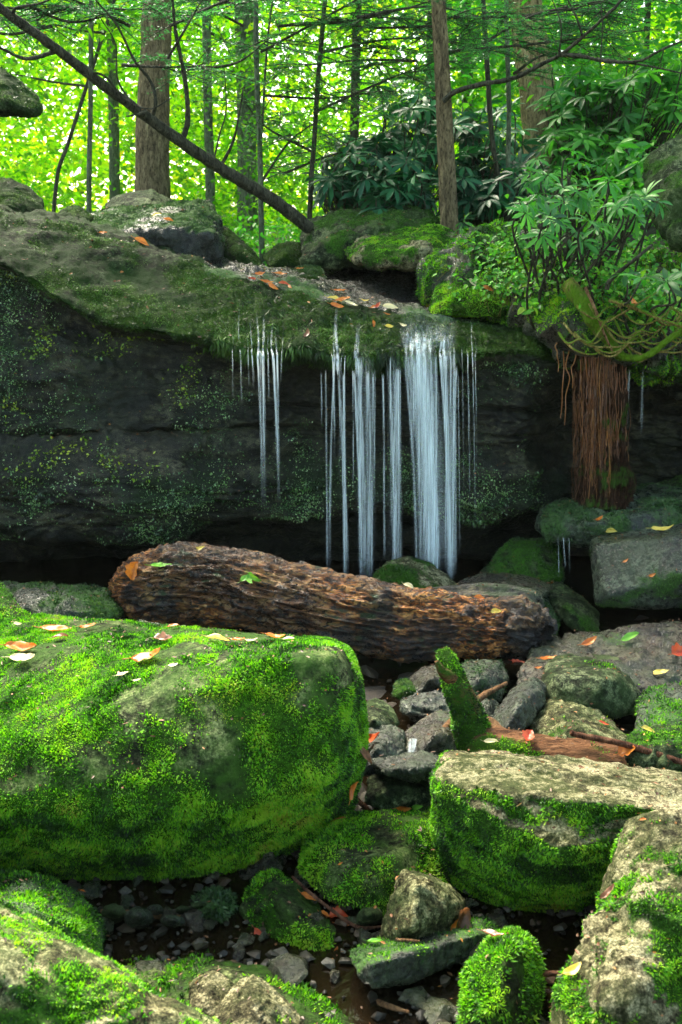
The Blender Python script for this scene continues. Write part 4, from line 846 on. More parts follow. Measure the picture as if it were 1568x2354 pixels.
mound = rock('root_mound', 'mossy mound of roots and earth hanging over the right end of the ledge',
  [(1000, 650, 5.9), (1060, 600, 6.0), (1150, 570, 6.0), (1250, 560, 6.0), (1340, 600, 5.9), (1440, 640, 5.8), (1568, 680, 5.8), (1800, 690, 5.8), (1800, 860, 5.3), (1568, 862, 5.2), (1440, 845, 5.1), (1350, 815, 5.1), (1300, 790, 5.1), (1200, 725, 5.3), (1100, 690, 5.5)],
  [(1180, 650, 5.4), (1300, 690, 5.15), (1420, 740, 5.1), (1568, 780, 5.15), (1330, 770, 5.05)], .6, hulls=[([(1270, 735, 5.05), (1300, 715, 5.05), (1345, 720, 5.0), (1430, 745, 5.0), (1440, 780, 4.98), (1400, 786, 4.98), (1335, 784, 4.98), (1290, 772, 5.0)], [(1320, 752, 4.94), (1390, 762, 4.93)])], mat='wet', moss=(.38, .3, .1, 1.0, 5), mb=('mossb', 60000, .014), seed=80, lump=.12, rough=.06, voxd=130, cat='earth mound')
M['vine'] = bark_mat('vine_bark', (.12, .09, .02), (.32, .25, .07), (.55, .45, .18), moss=((.06, .13, .005), (.16, .3, .015)))
def vine(name, label, pts, r, moss=(.3, .4, 0, .6, 8), mat='vine', cat='vine', group='mossy roots and vines over the ledge', seed=1):
    return tag(bark_tube(name, pts, np.linspace(r, r * .6, len(pts)), mat, 12, 90, .15, 8, 6, seed, moss, big=.25)[0], label, cat, group)
vine('mossy_root', 'thick mossy root slanting down to the top of the root column', [(1305, 650, 4.9), (1335, 690, 4.84), (1365, 740, 4.8), (1400, 785, 4.82), (1430, 822, 4.88)], .036, (.6, .1, .1, .5, 6), seed=2)
vine('mossy_root', 'green root arching along the right edge above the black hollow', [(1395, 790, 4.8), (1440, 822, 4.75), (1490, 816, 4.7), (1535, 782, 4.68), (1600, 740, 4.68)], .018, (.7, .1, .1, .5, 6), seed=3)
vine('pale_root', 'thin pale red root running down across the mossy slanting root', [(1345, 660, 4.78), (1370, 715, 4.74), (1388, 765, 4.74), (1410, 812, 4.76)], .007, (-.3, 0, 0, .2, 6), 'stick', seed=4)
vine('dark_branch', 'dark crooked dead branch rising right above the vines', [(1395, 665, 4.8), (1402, 645, 4.78), (1430, 620, 4.75), (1465, 592, 4.7), (1500, 562, 4.7)], .010, (0, .2, 0, .4, 6), 'barkd', 'branch', seed=5)
vine('yellow_vine', 'yellow green vine lying in a long line down to the right edge', [(1400, 690, 4.72), (1450, 705, 4.68), (1510, 730, 4.66), (1600, 762, 4.62)], .009, seed=6)
rs = np.random.RandomState(12)
VT = empty('vine_tangle', tuple(P(1490, 740, 4.85)), 'tangle of thin looped vines at the right edge above the black hollow', 'vines')
for k in range(20):
    u = 1330 + k * 13 + rs.uniform(-8, 8); v = rs.uniform(690, 790); s_ = rs.uniform(30, 70)
    bark_tube('vine', [(u - s_, v, 4.78), (u - s_ * .5, v + s_ * rs.uniform(.3, .9), 4.72), (u + s_ * .2, v + s_ * rs.uniform(.4, 1.), 4.7), (u + s_, v + rs.uniform(-20, 30), 4.72), (u + s_ * 1.7, v + rs.uniform(-40, 10), 4.78)], np.linspace(.0055, .003, 5), 'vine', 10, 80, .15, 8, 6, 20 + k, (.3, .4, 0, .6, 8), VT, big=.25)

# ------------------------------------------------------------------ plants
LG = [(.15, (.03, .11, .004)), (.4, (.08, .28, .006)), (.62, (.18, .45, .008)), (.82, (.42, .6, .012)), (.97, (.65, .5, .02))]
M['leafy'] = leaf_mat('sunlit_leaves', LG, .62, (1.15, 1.25, .5), .45, .45)
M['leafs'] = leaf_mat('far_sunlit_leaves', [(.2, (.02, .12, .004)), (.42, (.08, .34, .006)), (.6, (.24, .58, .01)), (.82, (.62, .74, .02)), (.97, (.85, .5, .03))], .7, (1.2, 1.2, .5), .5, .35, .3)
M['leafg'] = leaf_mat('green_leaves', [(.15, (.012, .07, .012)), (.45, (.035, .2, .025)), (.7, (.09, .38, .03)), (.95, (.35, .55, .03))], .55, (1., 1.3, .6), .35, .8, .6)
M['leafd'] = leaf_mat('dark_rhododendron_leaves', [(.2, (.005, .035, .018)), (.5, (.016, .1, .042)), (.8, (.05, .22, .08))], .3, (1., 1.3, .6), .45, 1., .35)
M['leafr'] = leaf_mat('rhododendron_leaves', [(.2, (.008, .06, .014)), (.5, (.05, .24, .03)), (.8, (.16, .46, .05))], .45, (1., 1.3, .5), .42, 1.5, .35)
M['needle'] = leaf_mat('hemlock_needles', [(.2, (.012, .06, .024)), (.5, (.035, .16, .055)), (.8, (.09, .3, .08))], .5, (1., 1.3, .7), .5, .8)
M['ivy'] = leaf_mat('small_plant_leaves', [(.2, (.03, .14, .015)), (.5, (.08, .32, .03)), (.8, (.2, .5, .04)), (.97, (.45, .5, .03))], .5, (1., 1.3, .6), .4, 2.)

def trunk_obj(root, pts, rad, mat, seed, moss=(0, 0, 0, .8, 2), k=36, n=150, name='trunk', rough=.07):
    return bark_tube(name, np.array(pts), rad, mat, k, n, rough, 1.6, 16, seed, moss, root, big=.08)[0]
def clusters(mb, rs, cen, per, spread, L, W, kind='hex', rbias=0., flat=.35, nz=1.):
    n = len(cen) * per
    c = np.repeat(cen, per, 0); pt = c + rs.normal(size=(n, 3)) * np.array([spread, spread, spread * flat])
    a_ = rs.rand(n) * 6.283; D = np.c_[np.cos(a_), np.sin(a_), rs.normal(size=n) * .35 - .2]
    N = np.c_[rs.normal(size=n) * .45, rs.normal(size=n) * .45, np.full(n, nz)]
    rc = np.repeat(rs.rand(len(cen)), per)
    leafset(mb, pt, D, N, L * (.6 + .7 * rs.rand(n)), W * (.7 + .5 * rs.rand(n)), np.clip(rc * .55 + rs.rand(n) * .35 + rbias, 0, 1), kind, .25)
def limb_set(mb, rs, base, top, n, r0, length, up=.2, twigs=4):
    """branches off a trunk line; returns the tips"""
    tips = []
    for k in range(n):
        t = rs.uniform(.0, 1.); p = base + (top - base) * t; a_ = rs.rand() * 6.283; Lb = length * rs.uniform(.5, 1.1) * (1 - .4 * t)
        d = np.array([math.cos(a_), math.sin(a_), up + rs.normal() * .2]); q0 = [p]
        for s_ in range(4):
            d = d + rs.normal(size=3) * .22; q0.append(q0[-1] + d / np.linalg.norm(d) * Lb / 4); tips.append(q0[-1])
        V, q, t_, _, _ = tube(np.array(q0), np.linspace(r0, r0 * .2, 5), 12, 5); mb.add(V, q, t_, .3)
        for w in range(twigs):
            b = q0[rs.randint(1, 5)]; d2 = d + rs.normal(size=3) * .7; q1 = [b, b + d2 * Lb * .14, b + d2 * Lb * .26 + rs.normal(size=3) * .05]; tips.append(q1[-1])
            V, q, t_, _, _ = tube(np.array(q1), np.linspace(r0 * .4, r0 * .12, 3), 7, 4); mb.add(V, q, t_, .3)
    return np.array(tips)
def tree(name, label, pix, rad, bark, crown, seed, moss=(0, 0, 0, .8, 2), group=None, top=9., k=36, lf='leafy', per=24, spread=.28, L=.09, nb=14, bl=1.6, zlo=2.2, W=None, rough=.07, kind='hex'):
    """pix: trunk points (u,v,Y) from base upward"""
    pts = [P(*p) for p in pix]; d = pts[-1] - pts[-2]; d /= np.linalg.norm(d)
    while pts[-1][2] < top: pts.append(pts[-1] + d * min(1.2, top - pts[-1][2] + .05))
    pts[0][2] = min(pts[0][2], float(ground(pts[0][0], pts[0][1])) - .05)
    rad = list(rad) + [rad[-1] * (1 - .8 * (i_ + 1) / (len(pts) - len(rad))) for i_ in range(len(pts) - len(rad))]
    root = empty(name, tuple(pts[0]), label, 'tree', group)
    trunk_obj(root, pts, rad, bark, seed, moss, k, rough=rough)
    if crown:
        rs = np.random.RandomState(seed + 5); mb = MB(); PT = np.array(pts)
        zz = PT[:, 2]; f = lambda z: np.array([np.interp(z, zz, PT[:, c]) for c in range(3)])
        tips = limb_set(mb, rs, f(zlo), f(top * .97), nb, max(.012, rad[0] * .16), bl)
        mb.build('limbs', M['barkd'], root)
        mc = MB(); clusters(mc, rs, tips, per, spread, L, W or L * .5, kind); mc.build('crown', M[lf], root)
    return root
tree('mossy_tree', 'thick mossy trunk standing behind the grey peaked rock at left', [(350, 470, 8.6), (350, 380, 8.6), (352, 250, 8.6), (358, 120, 8.6), (362, 0, 8.6)], [.15, .128, .12, .11, .105], 'bark', 1, 101, (.12, 0, 0, 1.0, 2.2), top=11, zlo=5.2, k=60, rough=.09)
tree('slim_tree', 'slender brown trunk rising right behind the big bright mossy boulder', [(1036, 560, 6.7), (1033, 520, 6.7), (1025, 350, 6.7), (1017, 170, 6.7), (1008, 0, 6.7)], [.062, .055, .05, .045, .042], 'bark', 1, 102, (-.1, 0, 0, .7, 3), top=8, zlo=4., lf='needle', L=.05, per=60, spread=.3)
tree('broad_tree', 'broad tan trunk standing behind the rhododendron at right', [(1262, 560, 9.2), (1255, 420, 9.2), (1245, 280, 9.2), (1225, 140, 9.2), (1205, 0, 9.2)], [.2, .18, .155, .14, .13], 'barktan', 1, 103, (-.1, 0, 0, .9, 2.4), top=12, zlo=5.5, k=60)
for k, (lab, pix, r, b) in enumerate([
    ('thin pale trunk left of the thick mossy trunk', [(198, 480, 9), (205, 400, 9), (208, 250, 9), (210, 0, 9)], .022, 'barkg'),
    ('straight grey trunk right of the thick mossy trunk', [(485, 490, 11), (482, 380, 11), (478, 250, 11), (474, 0, 11)], .05, 'barkg'),
    ('wide grey trunk behind the lower half of the leaning dead trunk', [(568, 540, 12.5), (568, 400, 12.5), (566, 200, 12.5), (560, 0, 12.5)], .12, 'barkg'),
    ('spotted thin trunk rising behind the leaning slab', [(603, 590, 7.4), (600, 480, 7.4), (597, 330, 7.4), (590, 150, 7.4), (588, 0, 7.4)], .02, 'barkg'),
    ('slim curved sapling beside the end of the leaning dead trunk', [(705, 510, 7.4), (715, 420, 7.4), (722, 330, 7.4), (730, 200, 7.4), (742, 60, 7.4)], .018, 'barkd'),
    ('dark slanting thin trunk at the far left', [(112, 470, 9.5), (132, 405, 9.5), (155, 335, 9.5), (176, 270, 9.5), (205, 180, 9.5)], .018, 'barkd'),
    ('dim trunk behind the slender brown trunk', [(985, 480, 11), (988, 330, 11), (992, 150, 11), (996, 0, 11)], .06, 'barkd'),
    ('left stem of the two thin stems in front of the broad tan trunk', [(1172, 545, 7.6), (1160, 470, 7.6), (1140, 380, 7.6), (1128, 280, 7.6), (1118, 120, 7.6)], .02, 'barkd'),
    ('right stem of the two thin stems in front of the broad tan trunk', [(1176, 545, 7.5), (1172, 470, 7.5), (1168, 400, 7.5), (1170, 250, 7.5), (1165, 60, 7.5)], .018, 'barkg'),
    ('faint trunk just right of the pale thin trunk in the sunlit wood', [(262, 470, 14), (262, 300, 14), (255, 0, 14)], .07, 'barkg'),
    ('faint dark trunk at the left edge of the sunlit wood', [(-20, 450, 13), (-24, 300, 13), (-30, 0, 13)], .07, 'barkd'),
    ('dim trunk between the leaning dead trunk and the dark bushes', [(812, 480, 11.5), (815, 300, 11.5), (822, 0, 11.5)], .05, 'barkd'),
    ('dim trunk in the green wood left of the two thin stems', [(1080, 470, 12), (1076, 250, 12), (1070, 0, 12)], .07, 'barkg'),
    ('hazy trunk in the bright leaves near the top right corner', [(1480, 330, 10), (1484, 150, 10), (1490, 0, 10)], .03, 'barkd')]):
    tree('thin_tree', lab, pix, [r, r * .92] + [r * .85] * (len(pix) - 2), b, k in (1, 2, 5, 9, 10, 12), 120 + k, (0, 0, 0, .5, 3), 'slender trunks in the wood', top=7.5, k=18, zlo=3., nb=10, bl=1.4)
# leaning dead trunk with its bare branches
LT = empty('leaning_dead_trunk', tuple(P(705, 520, 6.75)), 'long dead trunk leaning from the upper left down to the pale boulder', 'fallen tree')
bark_tube('trunk', [(-250, -170, 5.2), (0, 18, 5.5), (120, 105, 5.65), (230, 190, 5.85), (340, 270, 6.05), (430, 335, 6.2), (520, 395, 6.4), (620, 455, 6.6), (712, 525, 6.75)], [.018, .02, .022, .025, .028, .031, .034, .037, .038], 'barkd', 26, 260, .08, 3, 8, 90, (.1, .3, 0, .7, 4), LT, big=.12)
for k, (pts, r) in enumerate([([(420, 322, 6.2), (432, 270, 6.15), (425, 180, 6.1), (405, 80, 6.0), (395, -20, 5.9)], .017), ([(385, 135, 6.05), (430, 60, 5.95), (470, -10, 5.9)], .008),
      ([(350, 275, 6.07), (358, 230, 6.0), (345, 185, 6.0), (310, 140, 5.9), (270, 60, 5.8), (220, 0, 5.7)], .011), ([(130, 118, 5.68), (60, 135, 5.6), (0, 110, 5.5), (-60, 90, 5.5)], .011),
      ([(35, 50, 5.55), (35, 20, 5.5), (90, 8, 5.5), (160, -20, 5.5)], .009), ([(195, 165, 5.8), (240, 175, 5.8), (290, 230, 5.9), (345, 250, 5.9), (395, 225, 5.9)], .007), ([(505, 385, 6.4), (530, 340, 6.35), (545, 290, 6.3), (560, 200, 6.3)], .011),
      ([(490, 375, 6.35), (505, 310, 6.3), (520, 250, 6.3), (515, 150, 6.2)], .006), ([(300, 235, 5.98), (270, 180, 5.95), (265, 100, 5.9), (230, 40, 5.8)], .006), ([(335, 258, 6.02), (320, 262, 5.95), (290, 268, 5.9)], .01)]):
    bark_tube('branch', pts, np.linspace(r, r * .35, len(pts)), 'barkd', 8, 50, .1, 10, 5, 200 + k, (-.2, 0, 0, .3, 4), LT, big=.3)
# bare forked branch reaching right from the slender brown trunk
BR = empty('forked_branch', tuple(P(1040, 215, 6.6)), 'dark forked bare branch reaching right from the slender brown trunk', 'branch')
for k, (pts, r) in enumerate([([(1020, 232, 6.65), (1045, 212, 6.6), (1100, 195, 6.5), (1180, 180, 6.4), (1240, 150, 6.3), (1290, 125, 6.2), (1340, 85, 6.1), (1400, 30, 6.0), (1450, -20, 6.0)], .016), ([(1290, 125, 6.2), (1340, 130, 6.1), (1400, 142, 6.0), (1470, 140, 5.9), (1520, 115, 5.8), (1568, 95, 5.8), (1620, 80, 5.8)], .010),
      ([(1290, 128, 6.2), (1400, 138, 6.05), (1480, 150, 5.9), (1540, 162, 5.85), (1640, 185, 5.8)], .007), ([(1340, 85, 6.1), (1325, 40, 6.05), (1300, -10, 6.0)], .007), ([(1285, 128, 6.2), (1290, 60, 6.1), (1270, 0, 6.1)], .006), ([(1380, 140, 6.05), (1385, 60, 6.0), (1380, -10, 6.0)], .004)]):
    bark_tube('limb', pts, np.linspace(r, r * .4, len(pts)), 'barkd', 8, 60, .1, 10, 5, 230 + k, (-.1, 0, 0, .4, 4), BR, big=.25)

# far wood: a mass of leaves nobody could count
rs = np.random.RandomState(77)
def wood(name, mat, n, xr, yr, zr, per, spread, L, seed, rb=0., dens=None, W=None):
    rs = np.random.RandomState(seed); c = np.c_[rs.uniform(*xr, n), rs.uniform(*yr, n), np.zeros(n)]
    c[:, 0] *= c[:, 1] / np.mean(yr)
    g = ground(c[:, 0], c[:, 1]); c[:, 2] = g + zr[0] + (zr[1] - zr[0]) * rs.rand(n) ** 1.15
    keep = fbm(c * np.array([.45, .2, .6]), 2, seed) > (-.08 if dens is None else dens); c = c[keep]
    m_ = MB(); clusters(m_, rs, c, per, spread, L, W or L * .62, 'hex', rb, .4)
    return tag(m_.build(name, M[mat], None, (0, np.mean(yr), 1.5)), None, None, None, 'stuff')
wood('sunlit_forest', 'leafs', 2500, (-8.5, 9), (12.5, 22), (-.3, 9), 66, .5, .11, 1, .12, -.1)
wood('near_forest', 'leafy', 620, (-5.2, 1.2), (9.8, 12.5), (-.2, 5.0), 44, .3, .06, 2, .0, -.05)
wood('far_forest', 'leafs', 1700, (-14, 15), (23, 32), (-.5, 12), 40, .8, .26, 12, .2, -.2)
wood('overhead_canopy', 'leafg', 120, (-6, 6), (-6, 4.2), (4.6, 8.5), 34, .5, .14, 9, .2, -.1)  # added leaves out of view, to block blue sky and green the light
wood('right_forest', 'leafg', 900, (.6, 5.6), (9, 12.5), (-.2, 6), 50, .34, .08, 3, .2, -.15)
wood('understory', 'leafg', 160, (-1.6, 1.0), (7.4, 9.5), (-.1, .35), 30, .14, .05, 4, .3, -.3)
wood('right_understory', 'ivy', 170, (1.3, 3.6), (6.3, 8.6), (-.05, .5), 30, .14, .05, 6, .1, -.3)

def sprays(mb, rs, start, d, length, n_side, nl=.022):
    """a flat hemlock spray: axis, side twigs and needles"""
    d = d / np.linalg.norm(d); up = np.array([0, 0, 1.]); s = np.cross(d, up); s /= np.linalg.norm(s) + 1e-9
    ax = [start + d * length * t + up * (-.12 * length * t * t) for t in np.linspace(0, 1, 5)]
    base, dirs = [], []
    V, q, t_, _, _ = tube(np.array(ax), np.linspace(.004, .001, 5), 8, 4); mb['w'].add(V, q, t_, .3)
    for k in range(n_side):
        t = .12 + .88 * k / n_side; p = start + d * length * t + up * (-.12 * length * t * t); sg = 1 if k % 2 else -1
        d2 = d * .55 + s * sg * .85 + up * rs.normal() * .12; l2 = length * .42 * (1 - .75 * t) * rs.uniform(.6, 1.1); m = max(3, int(l2 / .011))
        tt = np.linspace(.05, 1, m)[:, None]; pp = p + d2 * l2 * tt + up * (-.1 * l2 * tt * tt)
        V, q, t_, _, _ = tube(np.array([p, pp[m // 2], pp[-1]]), [.0018, .0012, .0007], 4, 3, False); mb['w'].add(V, q, t_, .3)
        for sg2 in (1, -1):
            s2 = np.cross(d2, up); base.append(pp); dirs.append(np.repeat([d2 * .5 + s2 * sg2 * .8], m, 0) + rs.normal(size=(m, 3)) * .2)
    base = np.concatenate(base); dirs = np.concatenate(dirs)
    leafset(mb['n'], base, dirs, np.repeat([up], len(base), 0) + rs.normal(size=(len(base), 3)) * .3, nl, nl * .32, rs.rand() * .5 + rs.rand(len(base)) * .35, 'dia', .05)
def hemlock(label, boxes, seed):
    rs = np.random.RandomState(seed); mb = {'w': MB(), 'n': MB()}
    b0 = P(*boxes[0][:3]); root = empty('hemlock_tree', tuple(b0), label, 'tree', 'hemlock saplings')
    for (u, v, Y, ang, L, n) in boxes:
        p0 = P(u, v, Y); pe = p0 + np.array([math.cos(ang), rs.normal() * .25, math.sin(ang)]) * L
        V, q, t_, _, _ = tube(np.array([p0, (p0 + pe) / 2 + rs.normal(size=3) * .04, pe]), [.010, .007, .003], 14, 5); mb['w'].add(V, q, t_, .3)
        for k in range(n):
            t = rs.rand(); p = p0 + (pe - p0) * t; a_ = rs.uniform(0, 6.28); dd = (pe - p0) / L * .5 + np.array([math.cos(a_), math.sin(a_) * .7, rs.normal() * .25 - .1])
            sprays(mb, rs, p, dd, rs.uniform(.2, .5), 12)
    mb['w'].build('twigs', M['barkd'], root); mb['n'].build('needles', M['needle'], root)
hemlock('feathery hemlock sprays filling the top centre of the wood', [(600, 330, 7.4, 1.4, 1.7, 30), (600, 120, 7.4, .4, 1.1, 22), (640, 60, 7.2, .2, 1.2, 22), (560, 60, 7.6, 2.6, .8, 12), (740, 120, 7.2, .1, 1.0, 22), (720, 260, 7.2, .4, .9, 16), (610, 220, 7.3, .1, .8, 14), (820, 40, 7., .0, .8, 16), (540, 10, 7., 3.0, .5, 8)], 301)
hemlock('dim hemlock sprays hanging around the slender brown trunk', [(1000, 60, 6.9, 3.0, .9, 18), (1030, 40, 6.9, .1, 1.0, 22), (1020, 120, 6.9, .0, 1.0, 22), (1110, 100, 6.8, .2, .7, 18), (960, 140, 7.0, 3.2, .7, 12), (1200, 40, 6.8, .1, .6, 14), (1180, 170, 7.0, .2, .5, 10)], 302)
hemlock('thin hemlock sprays over the leaning dead trunk at the upper left', [(300, 60, 6.2, 2.8, 1.0, 20), (230, 20, 6.2, 3.1, .8, 16), (120, 60, 6., 2.9, .5, 10), (390, 60, 6.3, .2, .7, 10), (430, 160, 6.5, .3, .5, 8), (280, 150, 6.3, .0, .5, 8), (60, 10, 6., 0, .5, 8)], 303)
hemlock('sparse hemlock twigs low between the spotted trunk and the curved sapling', [(650, 400, 7.5, .3, .7, 8), (720, 350, 7.4, 2.5, .6, 8), (600, 420, 7.5, .8, .6, 7), (740, 420, 7.4, 1.0, .4, 5)], 304)

def rhodo(name, label, pix, seed, mat='leafr', L=.13, nl=9, group=None, root=None, stems=True):
    """pix: list of (u, v, Y, count, spread_px) whorl clusters"""
    rs = np.random.RandomState(seed); mb = MB(); ms = MB(); nw = sum(p[3] for p in pix)
    c0 = P(*pix[0][:3]); g = float(ground(c0[0], c0[1])); rt = empty(name, (c0[0], c0[1] + .1, g), label, 'shrub', group)
    for (u, v, Y, cnt_, sp) in pix:
        for k in range(cnt_):
            c = P(u + rs.normal() * sp, v + rs.normal() * sp * .7, Y + rs.normal() * .22)
            ax = np.array([rs.normal() * .45, -.25 + rs.normal() * .35, 1.]); ax /= np.linalg.norm(ax)
            e1 = np.cross(ax, [1, .1, 0]); e1 /= np.linalg.norm(e1); e2 = np.cross(ax, e1)
            n = rs.randint(nl - 2, nl + 3); th = np.arange(n) / n * 6.283 + rs.rand(); el = rs.uniform(-.35, .35) + rs.normal(size=n) * .15
            D = np.cos(th)[:, None] * e1 + np.sin(th)[:, None] * e2 + el[:, None] * ax
            leafset(mb, c + D * .008, D, np.repeat([ax], n, 0) + rs.normal(size=(n, 3)) * .2, L * rs.uniform(.7, 1.15, n), L * .23, np.clip(rs.rand() * .6 + rs.rand(n) * .3, 0, 1), 'lance', rs.uniform(.15, .5))
            if stems:
                b = c - ax * .1; ft = np.array([c0[0] + (c[0] - c0[0]) * .35, c0[1] + .25, max(g, 1.15)]); V, q, t_, _, _ = tube(np.array([ft, b + (ft - b) * .45 + rs.normal(size=3) * .05 + [0, .05, 0], b, c]), [.009, .006, .005, .003], 14, 5)
                if nw <= 12: m1_ = MB(); m1_.add(V, q, t_, .4); m1_.build('stem', M['barkd'], rt)
                else: ms.add(V, q, t_, .4)
    if stems and nw > 12: ms.build('stems', M['barkd'], rt)
    mb.build('leaves', M[mat], rt); return rt
GR = 'rhododendron shrubs behind the ledge'
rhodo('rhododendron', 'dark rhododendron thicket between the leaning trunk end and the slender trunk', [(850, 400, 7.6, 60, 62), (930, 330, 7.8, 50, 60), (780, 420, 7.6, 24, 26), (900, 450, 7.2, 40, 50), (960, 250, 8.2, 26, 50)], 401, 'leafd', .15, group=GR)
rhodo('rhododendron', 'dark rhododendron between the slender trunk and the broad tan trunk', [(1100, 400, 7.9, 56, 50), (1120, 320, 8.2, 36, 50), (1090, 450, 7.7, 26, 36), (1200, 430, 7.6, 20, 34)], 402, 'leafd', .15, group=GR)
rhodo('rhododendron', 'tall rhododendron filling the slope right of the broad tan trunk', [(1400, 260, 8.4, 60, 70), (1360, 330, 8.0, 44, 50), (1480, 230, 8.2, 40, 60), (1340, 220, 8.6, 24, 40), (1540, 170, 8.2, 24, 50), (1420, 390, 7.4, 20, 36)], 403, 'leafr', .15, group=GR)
rhodo('rhododendron', 'bright near rhododendron with long fingered leaf whorls above the mound', [(1330, 440, 5.1, 20, 54), (1290, 520, 5.0, 9, 34), (1420, 490, 5.0, 13, 44), (1350, 540, 4.9, 7, 28), (1240, 470, 5.6, 9, 34), (1260, 400, 6., 10, 34), (1480, 470, 5., 4, 18)], 404, 'leafr', .085, group=GR)
rhodo('rhododendron', 'rhododendron sprig at the right edge above the vine tangle', [(1555, 640, 4.7, 4, 22), (1500, 650, 5.0, 4, 20), (1450, 640, 5.2, 4, 24)], 405, 'leafr', .1, group=GR)
rhodo('rhododendron', 'small yellowing seedling on the end of the bright mossy boulder', [(1062, 520, 6.0, 2, 8), (1085, 556, 6.0, 2, 8), (1110, 570, 5.9, 2, 10)], 406, 'ivy', .07, 6, group=GR)
for k, (lab, u, v, Y, n, sp, L) in enumerate([('ferny small plants crowning the root mound', 1190, 585, 5.6, 230, 55, .034), ('heart leaved creeper hanging down the root mound', 1180, 650, 5.25, 130, 52, .03),
        ('leafy seedlings at the top right of the root mound', 1380, 640, 5.1, 200, 60, .034), ('plants in the tangle at the right edge over the black hollow', 1500, 700, 5.0, 220, 56, .034),
        ('bright drooping seedling hanging at the foot of the root mound', 1220, 702, 5.1, 14, 14, .05), ('green weeds on the slope between the sprig and the hillside boulder', 1460, 590, 5.6, 170, 60, .036), ('small weeds at the left of the root mound', 1095, 620, 5.7, 50, 26, .03)]):
    rs = np.random.RandomState(500 + k); m_ = MB(); n2 = n * 3
    u_, v_ = u + rs.normal(size=n2) * sp, v + rs.normal(size=n2) * sp * .45
    pt = np.array([P(a_, b_, Y + rs.normal() * .1 + (a_ - u) * 0) for a_, b_ in zip(u_, v_)]); al_ = rs.rand(n2) * 6.28
    leafset(m_, pt, np.c_[np.cos(al_), np.sin(al_) * .6 - .2, -.3 + rs.normal(size=n2) * .35], np.c_[rs.normal(size=n2) * .4, -.5 + rs.normal(size=n2) * .3, np.ones(n2)], L * rs.uniform(.5, 1.1, n2), L * .62, np.clip(rs.rand(n2), 0, 1), 'hex', .2)
    ms = MB()
    for j_ in range(0, n2, 5):
        V, q, t_, _, _ = tube(np.array([pt[j_] + [rs.normal() * .02, .05, -.07], pt[j_]]), [.0016, .001], 4, 3, False); ms.add(V, q, t_, .5)
    c0 = P(u, v + sp * .5, Y); rt = empty('leafy_plant', tuple(c0), lab, 'plant', 'small plants on the root mound')
    m_.build('leaves', M['ivy'], rt); ms.build('stems', M['vine'], rt)
# ------------------------------------------------------------------ fallen leaves, laid on whatever lies under them
bpy.context.view_layer.update()
DG = bpy.context.evaluated_depsgraph_get()
def hit(u, v, skip=('water_strand', 'water_veil', 'stream_water', 'leaves', 'stems', 'crown', 'needles')):
    o_ = Vector((0, 0, EYE)); d_ = raydir(u, v)
    for _ in range(8):
        ok, loc, nor, _, ob, _ = scn.ray_cast(DG, o_, d_)
        if not ok: return None
        if not ob.name.startswith(skip) : return loc, (nor if nor.dot(d_) < 0 else -nor), ob
        o_ = loc + d_ * .004
    return None
def fl_mat(name, c1, c2):
    a = NT(name); n1 = a.noise(60, 4, .6)
    a.l(a.mix(a.ramp(n1, [(.4, 0.), (.6, 1.)]), c1, c2), a.bs.inputs['Base Color']); a.bs.inputs['Roughness'].default_value = .4
    tr = a.n('ShaderNodeBsdfTranslucent'); tr.inputs[0].default_value = (*c2, 1); mx = a.n('ShaderNodeMixShader'); mx.inputs[0].default_value = .3
    a.l(a.bs.outputs[0], mx.inputs[1]); a.l(tr.outputs[0], mx.inputs[2]); a.l(mx.outputs[0], a.out.inputs[0]); return a.m
LM = {'orange': fl_mat('orange_leaf', (.45, .1, .01), (.7, .22, .02)), 'red': fl_mat('red_leaf', (.4, .03, .01), (.62, .1, .02)), 'yellow': fl_mat('yellow_leaf', (.6, .42, .04), (.8, .62, .12)),
      'cream': fl_mat('cream_leaf', (.7, .58, .3), (.85, .75, .45)), 'brown': fl_mat('brown_leaf', (.1, .035, .012), (.25, .1, .04)), 'green': fl_mat('green_leaf', (.1, .35, .02), (.25, .55, .04))}
def leafmesh(L, W, curl, seed, lobes=0):
    rs = np.random.RandomState(seed); n, m = 13, 7; s = np.linspace(0, 1, n); c = np.linspace(-1, 1, m)
    w = np.sin(np.pi * np.clip(s, 0, 1) ** .8) ** .8 * (1 + (.35 * np.abs(np.sin(s * np.pi * lobes)) - .2 if lobes else 0)); w[0] = .03; w[-1] = .02
    S, Cc_ = np.meshgrid(s, c, indexing='ij'); x = (S - .5) * L; y = Cc_ * w[:, None] * W * .5
    z = curl * L * ((S - .5) ** 2 * 2.4) + abs(Cc_) * w[:, None] * W * rs.uniform(.1, .35) + L * .06 * fbm(np.c_[S.ravel() * 3, Cc_.ravel() * 2, np.full(S.size, seed)], 2).reshape(S.shape) * 2
    V = np.c_[x.ravel(), y.ravel() + L * .12 * np.sin(S.ravel() * 3 + seed), z.ravel()]
    i, j = np.meshgrid(np.arange(n - 1), np.arange(m - 1), indexing='ij'); k0 = (i * m + j).ravel(); q = np.c_[k0, k0 + 1, k0 + m + 1, k0 + m]
    st = np.array([V[m // 2] , V[m // 2] + [-L * .12, 0, L * .02], V[m // 2] + [-L * .25, L * .03, L * .05]])
    Vs, qs, ts, _, _ = tube(st, [L * .012] * 3, 6, 4)
    return np.concatenate([V, Vs]), np.concatenate([q, qs + len(V)]), ts + len(V)
